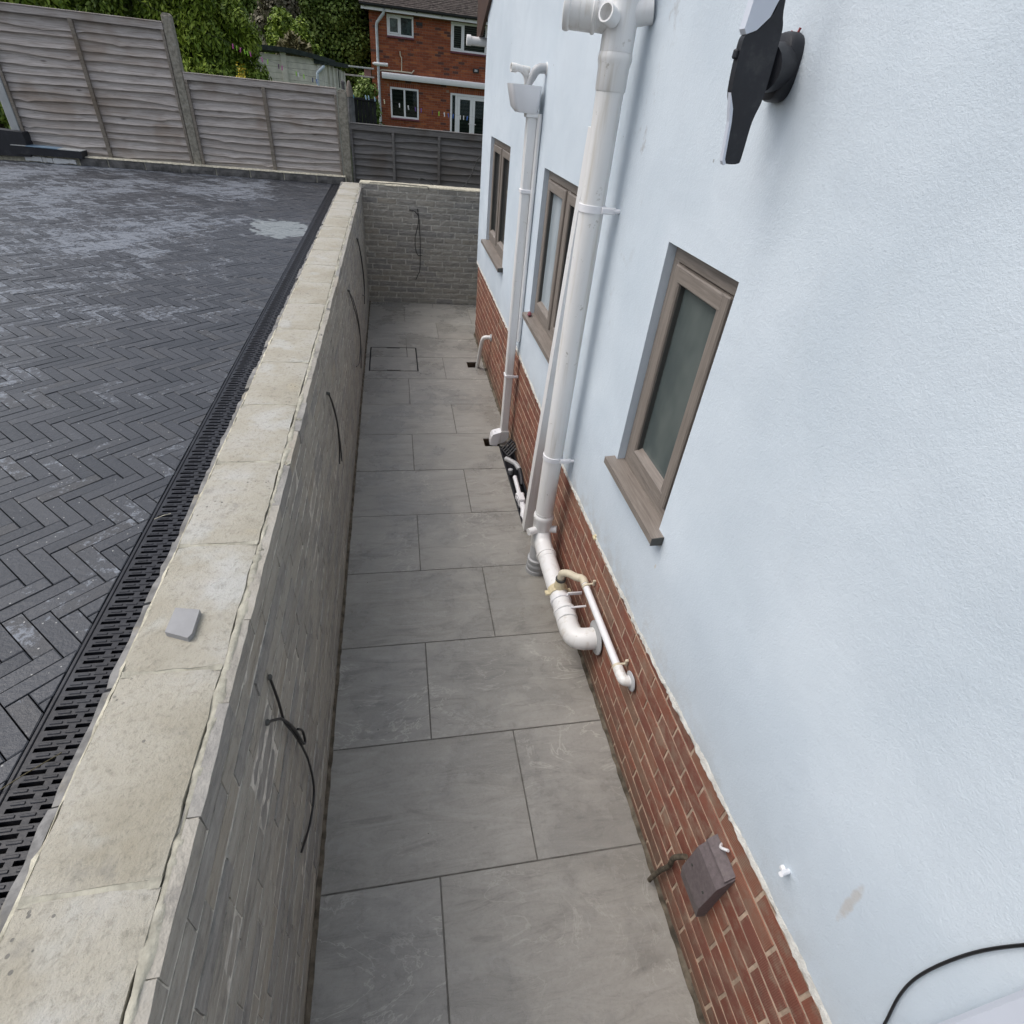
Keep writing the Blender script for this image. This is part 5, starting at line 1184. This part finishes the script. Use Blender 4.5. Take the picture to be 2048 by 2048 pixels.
# ================================================================== FOLIAGE
def leaf_cloud(blobs, n, size, aspect=1.0, droop=0.0, inner=.62, jitter=.25, zmin=None):
    """quads spread through ellipsoid clumps; blobs: (centre, radii)"""
    vol = np.array([r[0]*r[1]+r[1]*r[2]+r[0]*r[2] for _, r in blobs]); vol = vol/vol.sum()
    idx = rng.choice(len(blobs), n, p=vol); C_ = np.array([c for c, _ in blobs])[idx]; Rd = np.array([r for _, r in blobs])[idx]
    dr_ = rng.normal(size=(n, 3)); dr_ /= np.linalg.norm(dr_, axis=1, keepdims=True)
    rad = inner + (1-inner)*rng.random((n, 1))**.6 + rng.normal(size=(n,1))*jitter*.25
    P = C_ + dr_*Rd*rad
    nm = dr_*.8 + rng.normal(size=(n, 3))*.6 + np.array([0, 0, .35]); nm /= np.linalg.norm(nm, axis=1, keepdims=True)
    up = np.array([0, 0, 1.0]) + rng.normal(size=(n, 3))*.5; a = np.cross(nm, up); a /= np.linalg.norm(a, axis=1, keepdims=True) + 1e-9; b_ = np.cross(nm, a)
    s = size*rng.uniform(.6, 1.4, (n, 1)); A = a*s*.5; B_ = b_*s*.5*aspect
    V = np.stack([P-A*.25-B_, P+A, P+A*.2+B_, P-A], 1).reshape(-1, 3)
    if zmin is not None: V[:, 2] = np.maximum(V[:, 2], zmin)
    me = bpy.data.meshes.new('crown'); me.vertices.add(4*n); me.vertices.foreach_set('co', V.ravel()); me.loops.add(4*n); me.loops.foreach_set('vertex_index', np.arange(4*n, dtype=np.int32))
    me.polygons.add(n); me.polygons.foreach_set('loop_start', np.arange(0, 4*n, 4, dtype=np.int32)); me.update(calc_edges=True); me.validate(); return me
def plant(name, base, label, cat, blobs, n, size, m, trunk_h, trunk_r, group=None, aspect=1.0, limbs=5, inner=.62, part='crown', **kw):
    t = thing(name, base, label, cat, group)
    me = leaf_cloud([((c[0]-base[0], c[1]-base[1], c[2]-base[2]), r) for c, r in blobs], n, size, aspect, inner=inner, **kw); me.name = part; me.materials.append(MAT[m])
    link_mesh(part, me, base, t)
    b = MB(); bx_, by_, bz_ = base; b.tube([(bx_, by_, bz_-.1), (bx_+.05, by_, bz_+trunk_h*.5), (bx_-.04, by_+.05, bz_+trunk_h)], [trunk_r, trunk_r*.75, trunk_r*.35], 9)
    for k in range(limbs):
        c, r = blobs[random.randrange(len(blobs))]; z0_ = bz_ + trunk_h*random.uniform(.25, .8)
        b.tube([(bx_, by_, z0_), ((bx_+c[0])/2, (by_+c[1])/2, (z0_+c[2])/2+.1), c], [trunk_r*.4, trunk_r*.25, trunk_r*.08], 6)
    b.build('trunk', MAT['bark'], t, smooth=50); return t
def clumps(cx, cy, z0, z1, rx, ry, n, rs, taper=.5, seed=0):
    r_ = random.Random(seed); out = []
    for _ in range(n):
        z = r_.uniform(z0, z1); f = 1 - taper*((z-z0)/(z1-z0))**1.5; an = r_.uniform(0, 2*math.pi); q = math.sqrt(r_.random())
        k = r_.uniform(.7, 1.3)*rs; out.append(((cx+rx*f*q*math.cos(an), cy+ry*f*q*math.sin(an), z), (k, k, k*r_.uniform(.8, 1.3))))
    return out
# row of conifers forming the hedge behind the silvered panels
CON = [(-7.6, 15.6, 6.2, 1.1, 'conifer_b', 'leftmost conifer of the hedge, rising dark behind the tallest panel'), (-6.2, 15.9, 5.8, 1.15, 'conifer', 'conifer above the middle of the tallest fence panel'),
       (-4.95, 16.0, 5.6, 1.05, 'conifer_b', 'deep green conifer above the tall mottled post'), (-3.75, 16.2, 5.0, 1.1, 'conifer', 'bright green conifer directly right of the tall mottled post'), (-2.98, 16.6, 3.72, .66, 'conifer', 'lowest bright conifer at the right end of the hedge, touching the shed')]
for i, (x, y, h, r_, m, lab) in enumerate(CON):
    bl = clumps(x, y, .5, h-.3, r_*.95, r_*.9, 95, .30, .55, 10+i)
    plant('conifer', (x, y, -.05), lab, 'conifer', bl, 60000 if x > -5.5 else 40000, .042 if x > -5.5 else .055, m, h*.8, .12, 'conifer hedge behind the fence', 2.4, 4, .45)
plant('yellow_flowers', (-2.62, 15.2, 1.6), 'few yellow blooms showing low in the hedge', 'flowers', [((-2.60, 15.3, 2.35), (.13, .1, .22))], 90, .045, 'yellow_flower', .5, .01, None, 1, 1, .2, part='petals')
plant('broadleaf_tree', (-2.4, 30.5, -.1), 'dark broadleaf tree filling the gap above the shed roof', 'tree', clumps(-2.2, 30.5, 1.6, 6.6, 1.9, 1.5, 90, .62, .3, 31), 60000, .095, 'broad_b', 5, .2, 'trees behind the far garden')
plant('broadleaf_tree', (-.4, 31.5, -.1), 'darkest broadleaf tree right behind the edge of the brick house', 'tree', clumps(-.6, 31.5, 1.0, 7.0, 1.7, 1.5, 90, .60, .25, 32), 60000, .095, 'broad', 5, .2, 'trees behind the far garden')
plant('broadleaf_tree', (-5.2, 33.5, .4), 'tall mid green tree behind the conifer hedge', 'tree', clumps(-5.6, 33.5, 2.4, 8.6, 2.6, 1.6, 100, .75, .3, 33), 50000, .12, 'broad_b', 6, .25, 'trees behind the far garden')
plant('broadleaf_tree', (-10.0, 32, .2), 'tall dark tree far behind the left end of the hedge', 'tree', clumps(-10.0, 32, 2.0, 9, 3.0, 2, 100, .85, .3, 34), 24000, .20, 'broad', 6, .25, 'trees behind the far garden')
plant('brown_shrub', (-3.6, 27.6, -.1), 'brownish dry-leaved shrub at the top edge between hedge and dark tree', 'shrub', clumps(-3.55, 27.6, 2.8, 5.2, .75, .6, 40, .36, .3, 35), 14000, .11, 'brownleaf', 4, .1)
plant('green_shrub', (-2.75, 24.6, -.1), 'bright green bush top rising just above the shed roof', 'shrub', clumps(-2.75, 24.6, 2.4, 3.75, .75, .5, 34, .30, .4, 36), 13000, .085, 'conifer', 3, .08)
plant('ivy_mound', (-2.55, 24.0, -.1), 'mound of dry brownish grass behind the shed roof', 'grass mound', clumps(-2.55, 23.9, 2.3, 3.20, .45, .3, 22, .22, .5, 37), 7000, .12, 'drygrass', 2, .05, None, 3.0)
plant('low_shrub', (-.35, 25.2, -.1), 'low green bush behind the black gate beside the brick house', 'shrub', clumps(-.55, 25.2, .6, 2.35, .55, .4, 30, .28, .3, 38), 9000, .08, 'broad_b', 1.8, .06)
